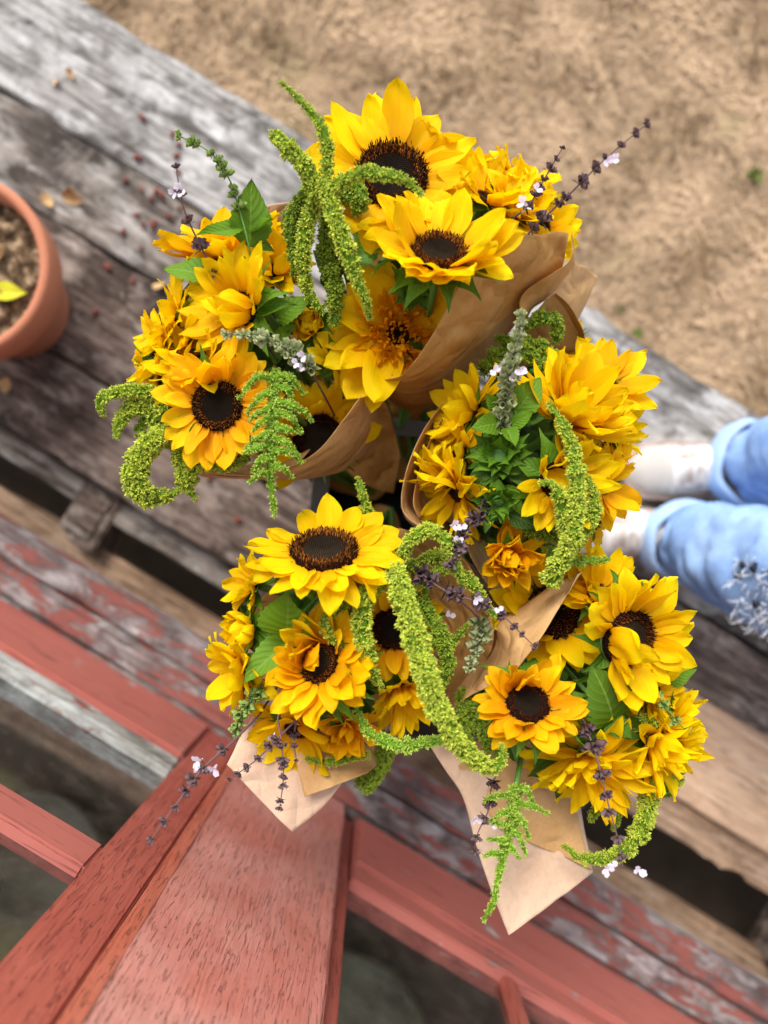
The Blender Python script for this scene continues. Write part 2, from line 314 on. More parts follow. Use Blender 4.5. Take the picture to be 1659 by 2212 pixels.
_r = GL.ramp(GL.noise(GL.coords('Object'), 8, 5), [(.3,(.04,.04,.04)),(.8,(.25,.25,.25))]); GL.l(_r, GL.b.inputs['Roughness'])
GL.l(GL.ramp(GL.noise(GL.coords('Object'), 14, 6, .7), [(.40,(.22,.22,.22)),(.70,(.55,.55,.55))]), GL.b.inputs['Alpha'])
for a, b, z0, z1 in [(-1.9,-.406,ZR,.60), (-.384,-.078,ZR,.60), (-1.9,-.406,.656,ZT), (-.384,-.078,.656,ZT), (.221,.477,ZR,ZT), (.501,2.3,ZR,ZT)]:
    board('pane', a, b, -.442, -.437, z0+.001, z1-.001, GL.m, wall, 0, 1, 0, .0005)

_f = Mat('reflection_brown', .95, .1); _n = _f.noise(_f.coords('Object'), 3.2, 7, .65, .5); _f.color(_f.ramp(_n, [(.34,(.030,.022,.014)),(.50,(.115,.085,.055)),(.62,(.15,.15,.06)),(.72,(.26,.21,.15))])); _f.bump(_n, .5, .02)  # brown and olive mottling painted in to imitate murky reflections in the panes
fl = board('shed_floor', -3.0, 3.0, -3.2, -.905, GZ-.02, GZ+.015, _f.m, None, 0, 1, 0); fl['kind'] = 'structure'; fl['label'] = 'floor behind the window glass with murky brown reflections painted in'
def tub(t_, s_, r_, h_, c_, lb):  # added vessels standing in for the round reflections in the glass
    p = W(t_, s_, GZ+.016); o = thing('tub', lb, 'tub', p, 'vessels added as window reflections'); v, f = lathe([(.0,.0),(r_*.8,0),(r_,h_),(r_*1.06,h_),(r_*1.06,h_+.02),(r_*.97,h_+.02),(r_*.95,h_*.8),(0,h_*.8)], 36); ob('reflection_shell', mesh('reflection_shell', v, f, mats=[m_plain('reflection_tone', c_, .8, .25, 7)]), o)
tub(-.28, -.98, .14, .10, (.10,.09,.06), 'pale round vessel added as a reflection in the left window glass')
tub(.50, -1.02, .22, .08, (.085,.08,.045), 'large olive round vessel added as a reflection in the right window glass')
tub(-.85, -1.12, .12, .14, (.10,.13,.05), 'green vessel added as a reflection in the far left pane')
bo = board('shed_board', -2.2, -.12, -.80, -.74, GZ+.02, GZ+.05, W_TAN, None, .002, 5, 20); bo['label'] = 'brown board lying behind the left window glass'; bo['category'] = 'board'

# ------------------------------------------------------------------ terracotta pot
pc = P(-95, 572, 1.18); pc.z = 0.001
pot = thing('terracotta_pot', 'round terracotta pot of dry soil standing on the deck', 'plant pot', pc)
V, F = lathe([(.0,.0),(.088,.0),(.092,.004),(.124,.150),(.136,.152),(.143,.157),(.148,.215),(.146,.221),(.140,.223),(.134,.221),(.131,.215),(.126,.17),(.0,.16)])
ob('pot_shell', mesh('pot_shell', V, F, mats=[TERRA]), pot)
V = []; F = []; n = 40
for i in range(n+1):
    for j in range(n+1):
        x, y = (i/n*2-1), (j/n*2-1); k = max(abs(x), abs(y)); q = math.hypot(x, y) or 1; x, y = x*k/q*.129, y*k/q*.129
        V.append((x, y, .182+.018*noise.noise(Vector((x*45, y*45, 1)))+.012*noise.noise(Vector((x*130, y*130, 1)))))
for i in range(n):
    for j in range(n): a = i*(n+1)+j; F.append((a, a+n+1, a+n+2, a+1))
ob('soil', mesh('soil', V, F, mats=[SOIL]), pot)

# ------------------------------------------------------------------ plant pieces
def petal_mesh(k, wid=.27, curl=.5, cup=.5, tipcurl=0., twist=0., point=1.0, nr=11, nc=7, wave=.05, seed=0):
    rs = random.Random(seed); V = []; F = []; UV = []; th = -.15; y = z = 0.; ph = rs.uniform(0, 6); asym = rs.uniform(-.12, .12); side = rs.uniform(-.10, .10)
    for i in range(nr):
        t = i/(nr-1)
        wd = wid*(.30*(1-t)**2 + (math.sin(math.pi*min(1, t**1.02))**(.60*point)))*(1 if t < 1 else 0)+.0015
        for j in range(nc):
            s = j/(nc-1)*2-1; x = s*wd; zz = cup*wd*(s*s) - .10*wd*math.cos(s*math.pi*2.0)*(1-t*.5) + wave*math.sin(t*7+ph+s*1.5)*s*t + .025*math.sin(t*11+ph*2+3*s)*t
            a = twist*t; xr = x*math.cos(a)-zz*math.sin(a); zr = x*math.sin(a)+zz*math.cos(a)
            V.append((xr+side*t*t+asym*wd*.3, y-zr*math.sin(th), z+zr*math.cos(th))); UV.append((j/(nc-1), t))
        th += (curl+tipcurl*(t**3)*2.6)/(nr-1); y += math.cos(th)/(nr-1); z += math.sin(th)/(nr-1)
    for i in range(nr-1):
        for j in range(nc-1): a = i*nc+j; F.append((a, a+1, a+nc+1, a+nc))
    return mesh(k, V, F, uv=UV, mats=[PETAL])
LIB = {}
def lib(style):
    if style in LIB: return LIB[style]
    P_ = {'wide': dict(wid=.205, curl=.35, cup=.45), 'cup': dict(wid=.215, curl=.7, cup=.6), 'flat': dict(wid=.225, curl=-.15, cup=.35), 'mid': dict(wid=.165, curl=.4, cup=.5), 'narrow': dict(wid=.125, curl=.35, cup=.6),
          'roll': dict(wid=.23, curl=1.5, cup=.9), 'droop': dict(wid=.21, curl=-.9, cup=.5), 'ruff': dict(wid=.19, curl=.8, cup=.8)}[style]
    out = []
    for i in range(9):
        rs = random.Random(hash_(style)+i); p = dict(P_); p['wid'] *= rs.uniform(.85, 1.2); p['curl'] += rs.uniform(-.45, .45); p['cup'] *= rs.uniform(.3, 1.5)
        out.append(petal_mesh('petal', tipcurl=rs.uniform(-.8, .55), twist=rs.uniform(-.5, .5), point=rs.uniform(.85, 1.35), wave=rs.uniform(.03, .10), seed=hash_(style)*3+i, **p))
    LIB[style] = out; return out
def hash_(s): return sum(ord(c)*(i+1) for i, c in enumerate(s))
def sepal_mesh(seed):
    rs = random.Random(seed); V = []; F = []; UV = []; th = .1; y = z = 0; nr = 9; nc = 5; tc = rs.uniform(-2.2, .6); tw = rs.uniform(-.7,.7)
    for i in range(nr):
        t = i/(nr-1); wd = .19*(1-t)**.9*(1+.9*math.sin(math.pi*min(1, t*1.4)) if t < .714 else 1)+.002
        for j in range(nc):
            s = j/(nc-1)*2-1; zz = wd*.55*s*s+.02*math.sin(9*t+s*3+seed); a = tw*t; x = s*wd
            xr = x*math.cos(a)-zz*math.sin(a); zr = x*math.sin(a)+zz*math.cos(a); V.append((xr, y-zr*math.sin(th), z+zr*math.cos(th))); UV.append((j/(nc-1), t))
        th += (tc*t*1.6)/(nr-1); y += math.cos(th)/(nr-1); z += math.sin(th)/(nr-1)
    for i in range(nr-1):
        for j in range(nc-1): a = i*nc+j; F.append((a, a+1, a+nc+1, a+nc))
    return mesh('sepal', V, F, uv=UV, mats=[SEPAL])
SEP = [sepal_mesh(i) for i in range(8)]
def leaf_mesh(seed, wid=.30, serr=.0, fold=.35, curl=-.7, mat=None, base=.0):
    rs = random.Random(seed); V = []; F = []; UV = []; nr = 19; nc = 9; th = .25; y = z = 0; tw = rs.uniform(-.4,.4); ph = rs.uniform(0,6)
    for i in range(nr):
        t = i/(nr-1); wd = wid*(math.sin(math.pi*t**.72)**.9 if 0 < t < 1 else 0)*(1-.25*t)+.004
        for j in range(nc):
            s = j/(nc-1)*2-1; e = 1+(serr*(1 if i % 2 else -1) if abs(s) == 1 else 0)
            x = s*wd*e; zz = abs(s)*wd*fold+.035*math.sin(t*9+ph)*abs(s)**2-.012*abs(math.sin((t*7-abs(s)*2.5)*math.pi))
            a = tw*t; xr = x*math.cos(a)-zz*math.sin(a); zr = x*math.sin(a)+zz*math.cos(a); V.append((xr, y-zr*math.sin(th)-abs(s)*.03, z+zr*math.cos(th))); UV.append((j/(nc-1), t))
        th += curl/(nr-1); y += math.cos(th)/(nr-1); z += math.sin(th)/(nr-1)
    for i in range(nr-1):
        for j in range(nc-1): a = i*nc+j; F.append((a, a+1, a+nc+1, a+nc))
    return mesh('leaf', V, F, uv=UV, mats=[mat or LEAF])
LV = [leaf_mesh(i, random.uniform(.24,.34), .05, random.uniform(.1,.5), random.uniform(-1.3,.2), LEAF) for i in range(8)]
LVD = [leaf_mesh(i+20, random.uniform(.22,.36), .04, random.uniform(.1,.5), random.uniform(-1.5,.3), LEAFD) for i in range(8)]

def disc_mesh(kind, seed=0):
    """unit radius disc, z up; core florets and a ring of spiky ones"""
    rs = np.random.default_rng(seed); V = []; F = []; A = []; MI = []
    prof = [(0,.02),(.3,.05),(.55,.10),(.8,.12),(.97,.06),(1.02,-.08),(.7,-.22),(.0,-.25)]
    v, f = lathe([(max(r_, .001), z_) for r_, z_ in prof], 28); V += v; F += f; A += [0]*len(v); MI += [1 if (i//28) >= 2 else 0 for i in range(len(f))]
    n = 1150; ga = math.pi*(3-5**.5)
    for i in range(n):
        r_ = math.sqrt((i+.5)/n)*1.0; a = i*ga; x, y = r_*math.cos(a), r_*math.sin(a)
        zb = np.interp(r_, [0,.3,.55,.8,.97,1.0], [.02,.05,.10,.12,.06,.03]); out = np.array([math.cos(a), math.sin(a), 0])
        core = r_ < (.60 if kind != 'all' else .30)
        if core: h, wd, lean = .05+.015*rs.random(), .0195, -.2
        else: h, wd, lean = rs.uniform(.07, .17)*(.6+.7*r_), .017, rs.uniform(-.5, .9)*(1 if r_ > .85 else .5)
        ax = np.array([0,0,1.])+out*lean+rs.normal(0, .22 if not core else .05, 3)*np.array([1,1,0]); ax /= np.linalg.norm(ax)
        t1 = np.cross(ax, out+np.array([0,0,.01])); t1 /= np.linalg.norm(t1)+1e-9; t2 = np.cross(ax, t1); c = np.array([x, y, zb-.01]); o = len(V)
        V += [tuple(c+t1*wd), tuple(c-t1*.5*wd+t2*.87*wd), tuple(c-t1*.5*wd-t2*.87*wd)]
        if core: V += [tuple(c+ax*h)]; F += [(o,o+1,o+3),(o+1,o+2,o+3),(o+2,o,o+3)]; MI += [0]*3; A += [0,0,0,1]
        else:
            V += [tuple(c+ax*h*.7+t1*wd*.9), tuple(c+ax*h*.7-t1*wd*.9), tuple(c+ax*h)]; F += [(o,o+1,o+3),(o+1,o+2,o+4),(o+2,o,o+4),(o,o+3,o+4),(o+3,o+5,o+4),(o+3,o+1,o+5),(o+1,o+4,o+5)]
            tipv = rs.choice([.1, .4, 1.0], p=[.2,.25,.55]) if r_ < .86 else rs.choice([.05,.25,.8], p=[.55,.3,.15]); MI += [1]*7; A += [0,0,0,tipv*.7,tipv*.7,tipv if kind != 'dark' else .2]
    return mesh('disc', V, F, False, attr=A, mats=[DISC_IN, DISC_DK if kind == 'dark' else DISC_OUT], midx=MI)
DISCS = {k: disc_mesh(k, i) for i, k in enumerate(('rust', 'dark', 'all'))}
cupv, cupf = lathe([(.001,-.62),(.35,-.60),(.75,-.45),(1.0,-.18),(1.05,.0),(.9,.0)], 20); CUPM = mesh('calyx', cupv, cupf, mats=[STEM])

GATHER = {'A': P(875,1000,1.12), 'B': P(800,1040,1.12), 'C': P(930,1060,1.12), 'D': P(820,1130,1.12), 'E': P(950,1130,1.12)}
BN = {'A': 'top bouquet', 'B': 'left bouquet', 'C': 'right bouquet', 'D': 'lower middle bouquet', 'E': 'lower right bouquet'}
def frame(n, spin=0):
    z = Vector((n[0], -n[1], n[2])).normalized(); q = z.to_track_quat('Z', 'Y'); return q.to_matrix().to_4x4() @ Matrix.Rotation(spin, 4, 'Z')
FN = 0
def sunflower(b, u, v, d, Ru, n, label, style='wide', cup=.25, orange=0., disc='rust', dr=.40, np_=17, dens=2, gap=None, sep=1, wild=.25, spin=None, fold=None, fa=1.5, foldw=.55, skip=None):
    Ru *= 1.08; np_ += 2
    """Ru: overall radius in picture units, n: (right, down, towards camera) normal, cup: lift of the petals in radians"""
    global FN; FN += 1; rs = random.Random(FN*17+3)
    k = d/FU; Rw = Ru*k; rd = Rw*dr; c = P(u, v, d)
    t = thing('sunflower', label, 'sunflower', c, 'sunflowers in the '+BN[b])
    M = frame(n, rs.uniform(0, 6) if spin is None else spin); meshes = lib(style)
    ob('disc', DISCS[disc], t, M=M @ Matrix.Diagonal((rd, rd, rd*1.0, 1)))
    ob('calyx', CUPM, t, M=M @ Matrix.Translation((0,0,-rd*.12)) @ Matrix.Diagonal((rd*.98, rd*.98, rd, 1)))
    for ring in range(dens):
        m_ = np_ - ring*1
        for i in range(m_):
            if ring and rs.random() < .12: continue
            a = 2*math.pi*(i+.5*ring)/m_+rs.gauss(0, .07); L = (Rw-rd*.85)*rs.uniform(.86, 1.1)*(1 if ring == 0 else .97)
            if rs.random() < .1: L *= .8
            el = cup*(1+.4*ring)+rs.gauss(0, wild)+(.12 if ring else -.05)
            if fold:
                dv = (M.to_3x3() @ Vector((-math.sin(a), math.cos(a), 0))); dd = (dv.x*fold[0]-dv.y*fold[1])/math.hypot(*fold)
                if dd > foldw: el += fa*(dd-foldw)/(1-foldw)*rs.uniform(.5, 1.15)
            if skip:
                dv = (M.to_3x3() @ Vector((-math.sin(a), math.cos(a), 0)))
                if (dv.x*skip[0]-dv.y*skip[1])/math.hypot(*skip) > .45: continue
            Wf = rs.uniform(.92, 1.15)*(1.12)
            mm = M @ Matrix.Rotation(a, 4, 'Z') @ Matrix.Translation((0, rd*.86, -rd*.05+ring*.0015)) @ Matrix.Rotation(el, 4, 'X') @ Matrix.Rotation(rs.gauss(0, .22), 4, 'Y') @ Matrix.Rotation(rs.gauss(0,.08), 4, 'Z') @ Matrix.Diagonal((L*Wf, L, L, 1))
            o = ob('petal', rs.choice(meshes), t, M=mm); o.color = (min(1, max(0, orange+rs.uniform(-.14, .14))), 0, 0, 1)
    if disc == 'all' or style == 'ruff': pass
    if sep:
        for i in range(13):
            a = 2*math.pi*i/13+rs.gauss(0, .1); L = rd*rs.uniform(1.0, 1.5)*(.045/max(rd, .022) if rd < .03 else 1)*.8
            L = max(.03, min(.05, L))
            mm = M @ Matrix.Rotation(a, 4, 'Z') @ Matrix.Translation((0, rd*.8, -rd*.28)) @ Matrix.Rotation(cup*.6-.25+rs.gauss(0, .22), 4, 'X') @ Matrix.Rotation(rs.gauss(0,.2), 4, 'Y') @ Matrix.Diagonal((L, L, L, 1))
            ob('sepal', rs.choice(SEP), t, M=mm)
    nz = M.to_3x3() @ Vector((0,0,1)); G = GATHER[b]+Vector((rs.uniform(-.02,.02), rs.uniform(-.02,.02), 0))-c
    p0 = -nz*rd*.4; p1 = -nz*.06+Vector((0,0,-.02)); p2 = (p1+G)/2+Vector((0,0,-.03)); p3 = G+Vector((0,0,-.22))
    tube('stem', crom([p0, p1, p2, G, p3], 14), .0042, STEM, t, 7)
    return t

# amaranth
def tassel_mesh(pts, mat, dens=1.0, fluff=1.0, spread=1.0, seed=0):
    """pts: world (x,y,z,r)"""
    rs = np.random.default_rng(seed); pts = np.array(pts); ln = np.linalg.norm(np.diff(pts[:, :3], axis=0), axis=1).sum()
    n = max(8, int(ln/.005)); c = crom(pts, n); c[:, 3] = np.maximum(c[:, 3], .0013)*.97*(1+.24*np.array([noise.noise(Vector((i*.62+seed*5, seed, 0)))*2 for i in range(n)]))
    ws = np.linspace(0, 1, n); c[:, :3] += np.stack([[noise.noise(Vector((i*.22, seed, k*7.))) for i in range(n)] for k in range(3)], 1)*.004*ws[:, None]
    V0, F0, T, fr = tube_geo(c[:, :3], c[:, 3]*.68, 8); V = [np.array(V0)]; A = [np.zeros(len(V0))]; F = list(F0); off = len(V0)
    sp = .0031/dens; ds = ln/(n-1); seeds = []
    for i in range(n):
        m_ = max(1, int(round(2*math.pi*c[i, 3]*ds/sp/sp+rs.random()*.8)))
        for _ in range(m_):
            a = rs.uniform(0, 2*math.pi); N, B = fr[i]; rad = N*math.cos(a)+B*math.sin(a); cc = c[i, :3]+T[i]*rs.uniform(-.5, .5)*ds+rad*c[i, 3]*rs.uniform(.60, .84); seeds.append((cc, rad, T[i], c[i, 3]))
    for r_ in (0, -1):
        for _ in range(6): 
            dd = T[r_]*(1 if r_ else -1)+rs.normal(0, .5, 3); dd /= np.linalg.norm(dd); seeds.append((c[r_, :3]+dd*c[r_, 3]*.6, dd, T[r_], c[r_, 3]))
    S = len(seeds); C = np.array([s_[0] for s_ in seeds]); D = np.array([s_[1] for s_ in seeds]); TT = np.array([s_[2] for s_ in seeds]); RR = np.array([s_[3] for s_ in seeds])
    for q in range(5):
        ax = D+TT*rs.uniform(-.2, .55, (S, 1))+rs.normal(0, .55, (S, 3)); ax /= np.linalg.norm(ax, axis=1)[:, None]
        h = (.0024+.0022*rs.random(S))*fluff*np.clip(RR/.007, .6, 1.15); b = C+rs.normal(0, .0006, (S, 3)); wd = h*.27
        t1 = np.cross(ax, rs.normal(0, 1, (S, 3))); t1 /= np.linalg.norm(t1, axis=1)[:, None]+1e-9; t2 = np.cross(ax, t1); m_ = b+ax*(h*.45)[:, None]
        vv = np.stack([b, m_+t1*wd[:, None], m_+(-.5*t1+.87*t2)*wd[:, None], m_+(-.5*t1-.87*t2)*wd[:, None], b+ax*h[:, None]], 1).reshape(-1, 3); V.append(vv)
        br = rs.uniform(.35, 1.0, S); A.append(np.stack([br*0, br*.55, br*.55, br*.55, br], 1).ravel())
        i0 = (np.arange(S)*5+off).tolist(); off += 5*S
        for k in i0: F += [(k,k+2,k+1),(k,k+3,k+2),(k,k+1,k+3),(k+1,k+2,k+4),(k+2,k+3,k+4),(k+3,k+1,k+4)]
    return mesh('tassel', np.concatenate(V), F, False, attr=np.concatenate(A), mats=[mat])
TN = 0
def amaranth(b, label, tassels, root, mat=None, group='amaranth tassels among the sunflowers', branch=None):
    """tassels: lists of (u, v, d, width_in_picture_units)"""
    global TN
    r0 = P(*root); t = thing('amaranth', label, 'amaranth', r0, group)
    for ts in tassels:
        TN += 1; mt = mat or AMA
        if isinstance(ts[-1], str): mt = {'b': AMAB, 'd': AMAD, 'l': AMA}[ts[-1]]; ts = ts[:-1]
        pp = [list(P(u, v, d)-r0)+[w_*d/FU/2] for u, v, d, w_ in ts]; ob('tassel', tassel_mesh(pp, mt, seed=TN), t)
    G = GATHER[b]-r0; tube('stem', crom([Vector((0,0,0)), G*.45+Vector((0,0,-.03)), G, G+Vector((0,0,-.22))], 10), .003, STEM, t)
    return t
def plume(ts, nb, length, mat, w_=16, seed=0, vstart=.0, vend=.85, rise=-.012):
    """side branches along a tassel path"""
    rs = random.Random(seed); c = crom(np.array(ts, float), 40); out = []
    for i in range(nb):
        f = vstart+(vend-vstart)*i/(nb-1); p = c[int(f*39)]; tg = c[min(39, int(f*39)+1)]-c[max(0, int(f*39)-1)]; tg = tg[:2]/np.linalg.norm(tg[:2])
        sd_ = 1 if i % 2 else -1; nrm = np.array([-tg[1], tg[0]])*sd_; L = length*(1-.62*f)*rs.uniform(.6, 1.25)
        ka = rs.uniform(.1,.75); dr_ = nrm*.93+tg*ka; q = p[:2]+dr_*L; mid = p[:2]+(nrm*.95+tg*rs.uniform(-.15,.3))*L*.5
        out.append([(p[0], p[1], p[2], w_*1.1), (mid[0], mid[1], p[2]+rise, w_), (q[0], q[1], p[2]+rise*.6+.006, w_*.45)]+[mat])
    return out

# basil
def calyx_geo(rs, L=1.0):
    V = []; F = []; A = []; seg = 6; prof = [(.05, 0), (.30, .22), (.40, .55), (.36, .85), (.50, 1.1)]
    for i, (r_, z_) in enumerate(prof):
        for k in range(seg):
            a = 2*math.pi*k/seg; zz = z_+(0.22 if (i == 4 and k % 2) else 0); V.append((r_*math.cos(a), r_*math.sin(a)*.8, zz)); A.append(z_/1.1)
    for i in range(len(prof)-1):
        for k in range(seg): F.append((i*seg+k, i*seg+(k+1)%seg, (i+1)*seg+(k+1)%seg, (i+1)*seg+k))
    F.append(tuple(range(seg))[::-1]); return np.array(V), F, A
def whorl_mesh(seed, mat, nn=6):
    rs = random.Random(seed); V = []; F = []; A = []
    for i in range(nn):
        v, f, a = calyx_geo(rs); an = 2*math.pi*i/nn+rs.uniform(-.3,.3); el = rs.uniform(.3, 1.1)
        M = Matrix.Rotation(an, 4, 'Z') @ Matrix.Rotation(math.pi/2-el, 4, 'Y') @ Matrix.Translation((0,0,.25)) @ Matrix.Scale(rs.uniform(.8,1.2), 4)
        o = len(V); V += [tuple(M @ Vector(p)) for p in v]; F += [tuple(k+o for k in q) for q in f]; A += a
    for s in (0, 1):      # two little bracts
        an = s*math.pi+rs.uniform(-.3,.3); o = len(V); pts = [(0,-.1,0),(0,.1,0),(.8,-.35,.1),(.8,.35,.1),(1.7,0,-.15)]
        M = Matrix.Rotation(an, 4, 'Z'); V += [tuple(M @ Vector(p)) for p in pts]; F += [(o,o+2,o+3,o+1),(o+2,o+4,o+3)]; A += [.1]*5
    return mesh('whorl', V, F, True, attr=A, mats=[mat])
WH = {k: [whorl_mesh(i, m_) for i in range(3)] for k, m_ in (('p', BASP), ('g', BASG), ('y', BASY))}
def bloom_mesh():
    V = []; F = []
    for i, (a, L, wd) in enumerate([(-.5,1,.42),(0,1.15,.45),(.5,1,.42),(2.6,1.1,.5),(3.5,1.1,.5)]):
        o = len(V); M = Matrix.Rotation(a, 4, 'Z') @ Matrix.Rotation(-.6, 4, 'Y')
        V += [tuple(M @ Vector(p)) for p in [(0,-.1,0),(0,.1,0),(L*.55,-wd*.8,.1),(L*.55,wd*.8,.1),(L,-wd*.4,.0),(L,wd*.4,.0)]]; F += [(o,o+1,o+3,o+2),(o+2,o+3,o+5,o+4)]
    v, f = lathe([(.12,-1.0),(.18,-.4),(.28,0)], 7); o = len(V); V += v; F += [tuple(k+o for k in q) for q in f]
    return mesh('bloom', V, F, mats=[BLOOM])
BLM = bloom_mesh()
SN = 0
def basil(b, label, path, kind, size=9, step=26, f0=.25, f1=1., blooms=(), leaves=(), stemr=2.2, group='basil sprigs in seed'):
    global SN; SN += 1; rs = random.Random(SN*31); r0 = P(*path[0]); t = thing('basil_sprig', label, 'basil sprig', r0, group)
    pu = crom(np.array(path, float), 60); pw = np.array([list(P(*p)-r0) for p in pu]); ln = np.linalg.norm(np.diff(pu[:, :2], axis=0), axis=1).sum()
    G = np.array(GATHER[b]-r0); low = crom([G+np.array([0,0,-.1]), G*.6+np.array([0,0,-.03]), np.array([0,0,0])], 8)[:-1]
    pts = np.vstack([low, pw]); kk = path[0][2]/FU
    tube('stem', pts, [stemr*kk*1.2]*len(low)+[stemr*kk*(1.1-.6*i/60) for i in range(60)], STEMP if kind == 'p' else (STEM if kind == 'g' else STEMP), t, 6)
    nw = max(2, int(ln*(f1-f0)/step))
    for i in range(nw+1):
        f = min(1, max(0, f0+(f1-f0)*(i+rs.uniform(-.28,.28)*(0 < i < nw))/nw)); j = min(59, int(f*59)); tg = Vector(pw[min(59, j+1)]-pw[max(0, j-1)]).normalized(); s_ = size*1.15*kk*(1.15-.6*f)*rs.uniform(.7,1.2)
        M = Matrix.Translation(pw[j]) @ tg.to_track_quat('Z','Y').to_matrix().to_4x4() @ Matrix.Rotation(rs.uniform(0,6), 4, 'Z') @ Matrix.Scale(s_, 4)
        ob('whorl', rs.choice(WH[kind]), t, M=M)
    for (u, v, d, s_) in blooms:
        M = Matrix.Translation(P(u, v, d)-r0) @ Matrix.Rotation(rs.uniform(0,6), 4, 'Z') @ Matrix.Rotation(rs.uniform(-.7,.7), 4, 'X') @ Matrix.Scale(s_*d/FU, 4); ob('blossom', BLM, t, M=M)
    for lf in leaves: add_leaf(t, r0, *lf)
    return t
LN = 0
def add_leaf(t, r0, u0, v0, d0, u1, v1, d1, wide=1.0, dark=0, roll=0.):
    """leaf from base to tip"""
    global LN; LN += 1; a = P(u0, v0, d0); bb = P(u1, v1, d1); dv = bb-a; L = dv.length; y = dv.normalized(); z = Vector((0,0,1))-y*y.z; z.normalize(); x = y.cross(z)
    M = Matrix((x, y, z)).transposed().to_4x4(); M.translation = a-r0; M = M @ Matrix.Rotation(roll, 4, 'Y') @ Matrix.Diagonal((L*1.05*wide, L*1.08, L, 1))
    return ob('leaf', (LVD if dark else LV)[LN*5 % 8], t, M=M)

# ------------------------------------------------------------------ bucket
bu = P(868, 1095, 1.08); BT = .36
bucket = thing('flower_bucket', 'square black bucket holding all the bouquets on the deck', 'bucket', (bu.x, bu.y, .002), rz=R(-6))
def ring_box(a, b, z0, z1, th):
    V = []; F = []
    for z_, r1 in ((z0, a*.82), (z1, a), ): 
        for sx, sy in ((-1,-1),(1,-1),(1,1),(-1,1)): V.append((sx*r1, sy*r1*b/a, z_))
    for z_, r1 in ((z1, a-th), (z0+.01, a*.82-th)):
        for sx, sy in ((-1,-1),(1,-1),(1,1),(-1,1)): V.append((sx*r1, sy*r1*b/a, z_))
    for r_ in range(3):
        for k in range(4): F.append((r_*4+k, r_*4+(k+1)%4, r_*4+4+(k+1)%4, r_*4+4+k))
    F.append((0,3,2,1)); F.append((12,13,14,15)); return V, F
V, F = ring_box(.125, .115, 0, BT, .004); ob('bucket_wall', mesh('bucket_wall', V, F, False, mats=[BLACK]), bucket)
V, F = ring_box(.128, .118, BT+.001, BT+.008, .003); F = [(k, (k+1)%4, 4+(k+1)%4, 4+k) for k in range(4)]+[(4+k, 4+(k+1)%4, 8+(k+1)%4, 8+k) for k in range(4)]; ob('bucket_rim', mesh('bucket_rim', V, F, False, mats=[STEEL]), bucket)
tube('handle', crom([(-.131,.02,BT-.01),(-.16,.06,BT+.02),(-.15,.09,BT+.03),(-.11,.125,BT-.01)], 16), .0018, STEEL, bucket)

# ------------------------------------------------------------------ paper wraps
def patch(parent, r0, e1, e2, mat, nm='paper_sheet', bulge=0., crump=.004, nu=60, nv=26, seed=0, th=.0004):
    a = crom(np.array([list(P(*p)) for p in e1]), nu); b = crom(np.array([list(P(*p)) for p in e2]), nu); V = []; F = []
    for j in range(nv):
        f = j/(nv-1)
        for i in range(nu):
            p = a[i]*(1-f)+b[i]*f; q = Vector(p); 
            dz = bulge*math.sin(math.pi*f)+1.5*crump*(noise.noise(q*12+Vector((seed,0,0)))+1.6*abs(noise.noise(q*19+Vector((0,seed,0)))))*math.sin(math.pi*min(1, .12+f*.88))**.5
            V.append(tuple(q+Vector((0,0,dz))-r0))
    for j in range(nv-1):
        for i in range(nu-1): k = j*nu+i; F.append((k, k+1, k+nu+1, k+nu))
    o = ob(nm, mesh(nm, V, F, mats=[mat]), parent); m_ = o.modifiers.new('thick', 'SOLIDIFY'); m_.thickness = th; return o
def cone(parent, r0, b, u, v, ru, rv, d, mat, seed=0, gaps=None):
    G = GATHER[b]; n = 56; V = []; F = []; rows = 9
    for j in range(rows):
        f = j/(rows-1)
        for i in range(n):
            a = 2*math.pi*i/n; w_ = 1+.05*math.sin(3*a+seed)+.03*math.sin(7*a+seed*2)
            p = P(u+ru*w_*math.cos(a), v+rv*w_*math.sin(a), d+.012*math.sin(2*a+seed)); q = G+Vector((math.cos(a), -math.sin(a), 0))*.028
            pos = p*(1-f)+q*f+Vector((0,0,-.05*math.sin(math.pi*f))); pos += Vector((math.cos(a),-math.sin(a),0))*.004*noise.noise(pos*30); V.append(tuple(pos-r0))
    for j in range(rows-1):
        for i in range(n): F.append((j*n+i, j*n+(i+1)%n, (j+1)*n+(i+1)%n, (j+1)*n+i))
    ob('paper_cone', mesh('paper_cone', V, F, mats=[mat]), parent)
    t_ = [tuple(G+Vector((0,0,-z_))-r0) for z_ in (0, .1, .2)]
def wrap(b, label): r0 = GATHER[b]; return thing('paper_wrap', label, 'wrapping paper', r0, 'kraft paper wraps'), r0
# top bouquet
t, r0 = wrap('A', 'brown kraft paper with folded flaps around the top bouquet'); cone(t, r0, 'A', 930, 560, 175, 165, .90, KRAFT, 1)
patch(t, r0, [(1063,527,.70),(1000,603,.70),(945,705,.71),(895,783,.73),(858,817,.76),(815,822,.79),(796,800,.82)],
      [(1229,505,.76),(1205,600,.79),(1130,680,.83),(1060,770,.88),(965,860,.93),(890,888,.95),(832,855,.92),(797,803,.83)], KRAFT, bulge=.012, crump=.010, seed=1, nu=80, nv=36)
patch(t, r0, [(1235,500,.745),(1232,560,.75),(1190,595,.755),(1140,625,.765),(1122,655,.775),(1128,690,.79)],
      [(1237,572,.79),(1236,580,.80),(1205,620,.81),(1175,650,.81),(1150,668,.81),(1135,700,.82)], KRAFT, bulge=.006, seed=2)
patch(t, r0, [(1232,560,.80),(1190,630,.81),(1150,690,.83),(1120,740,.86)], [(1291,597,.86),(1262,665,.87),(1220,740,.89),(1160,790,.93)], KRAFTM, crump=.006, seed=3)
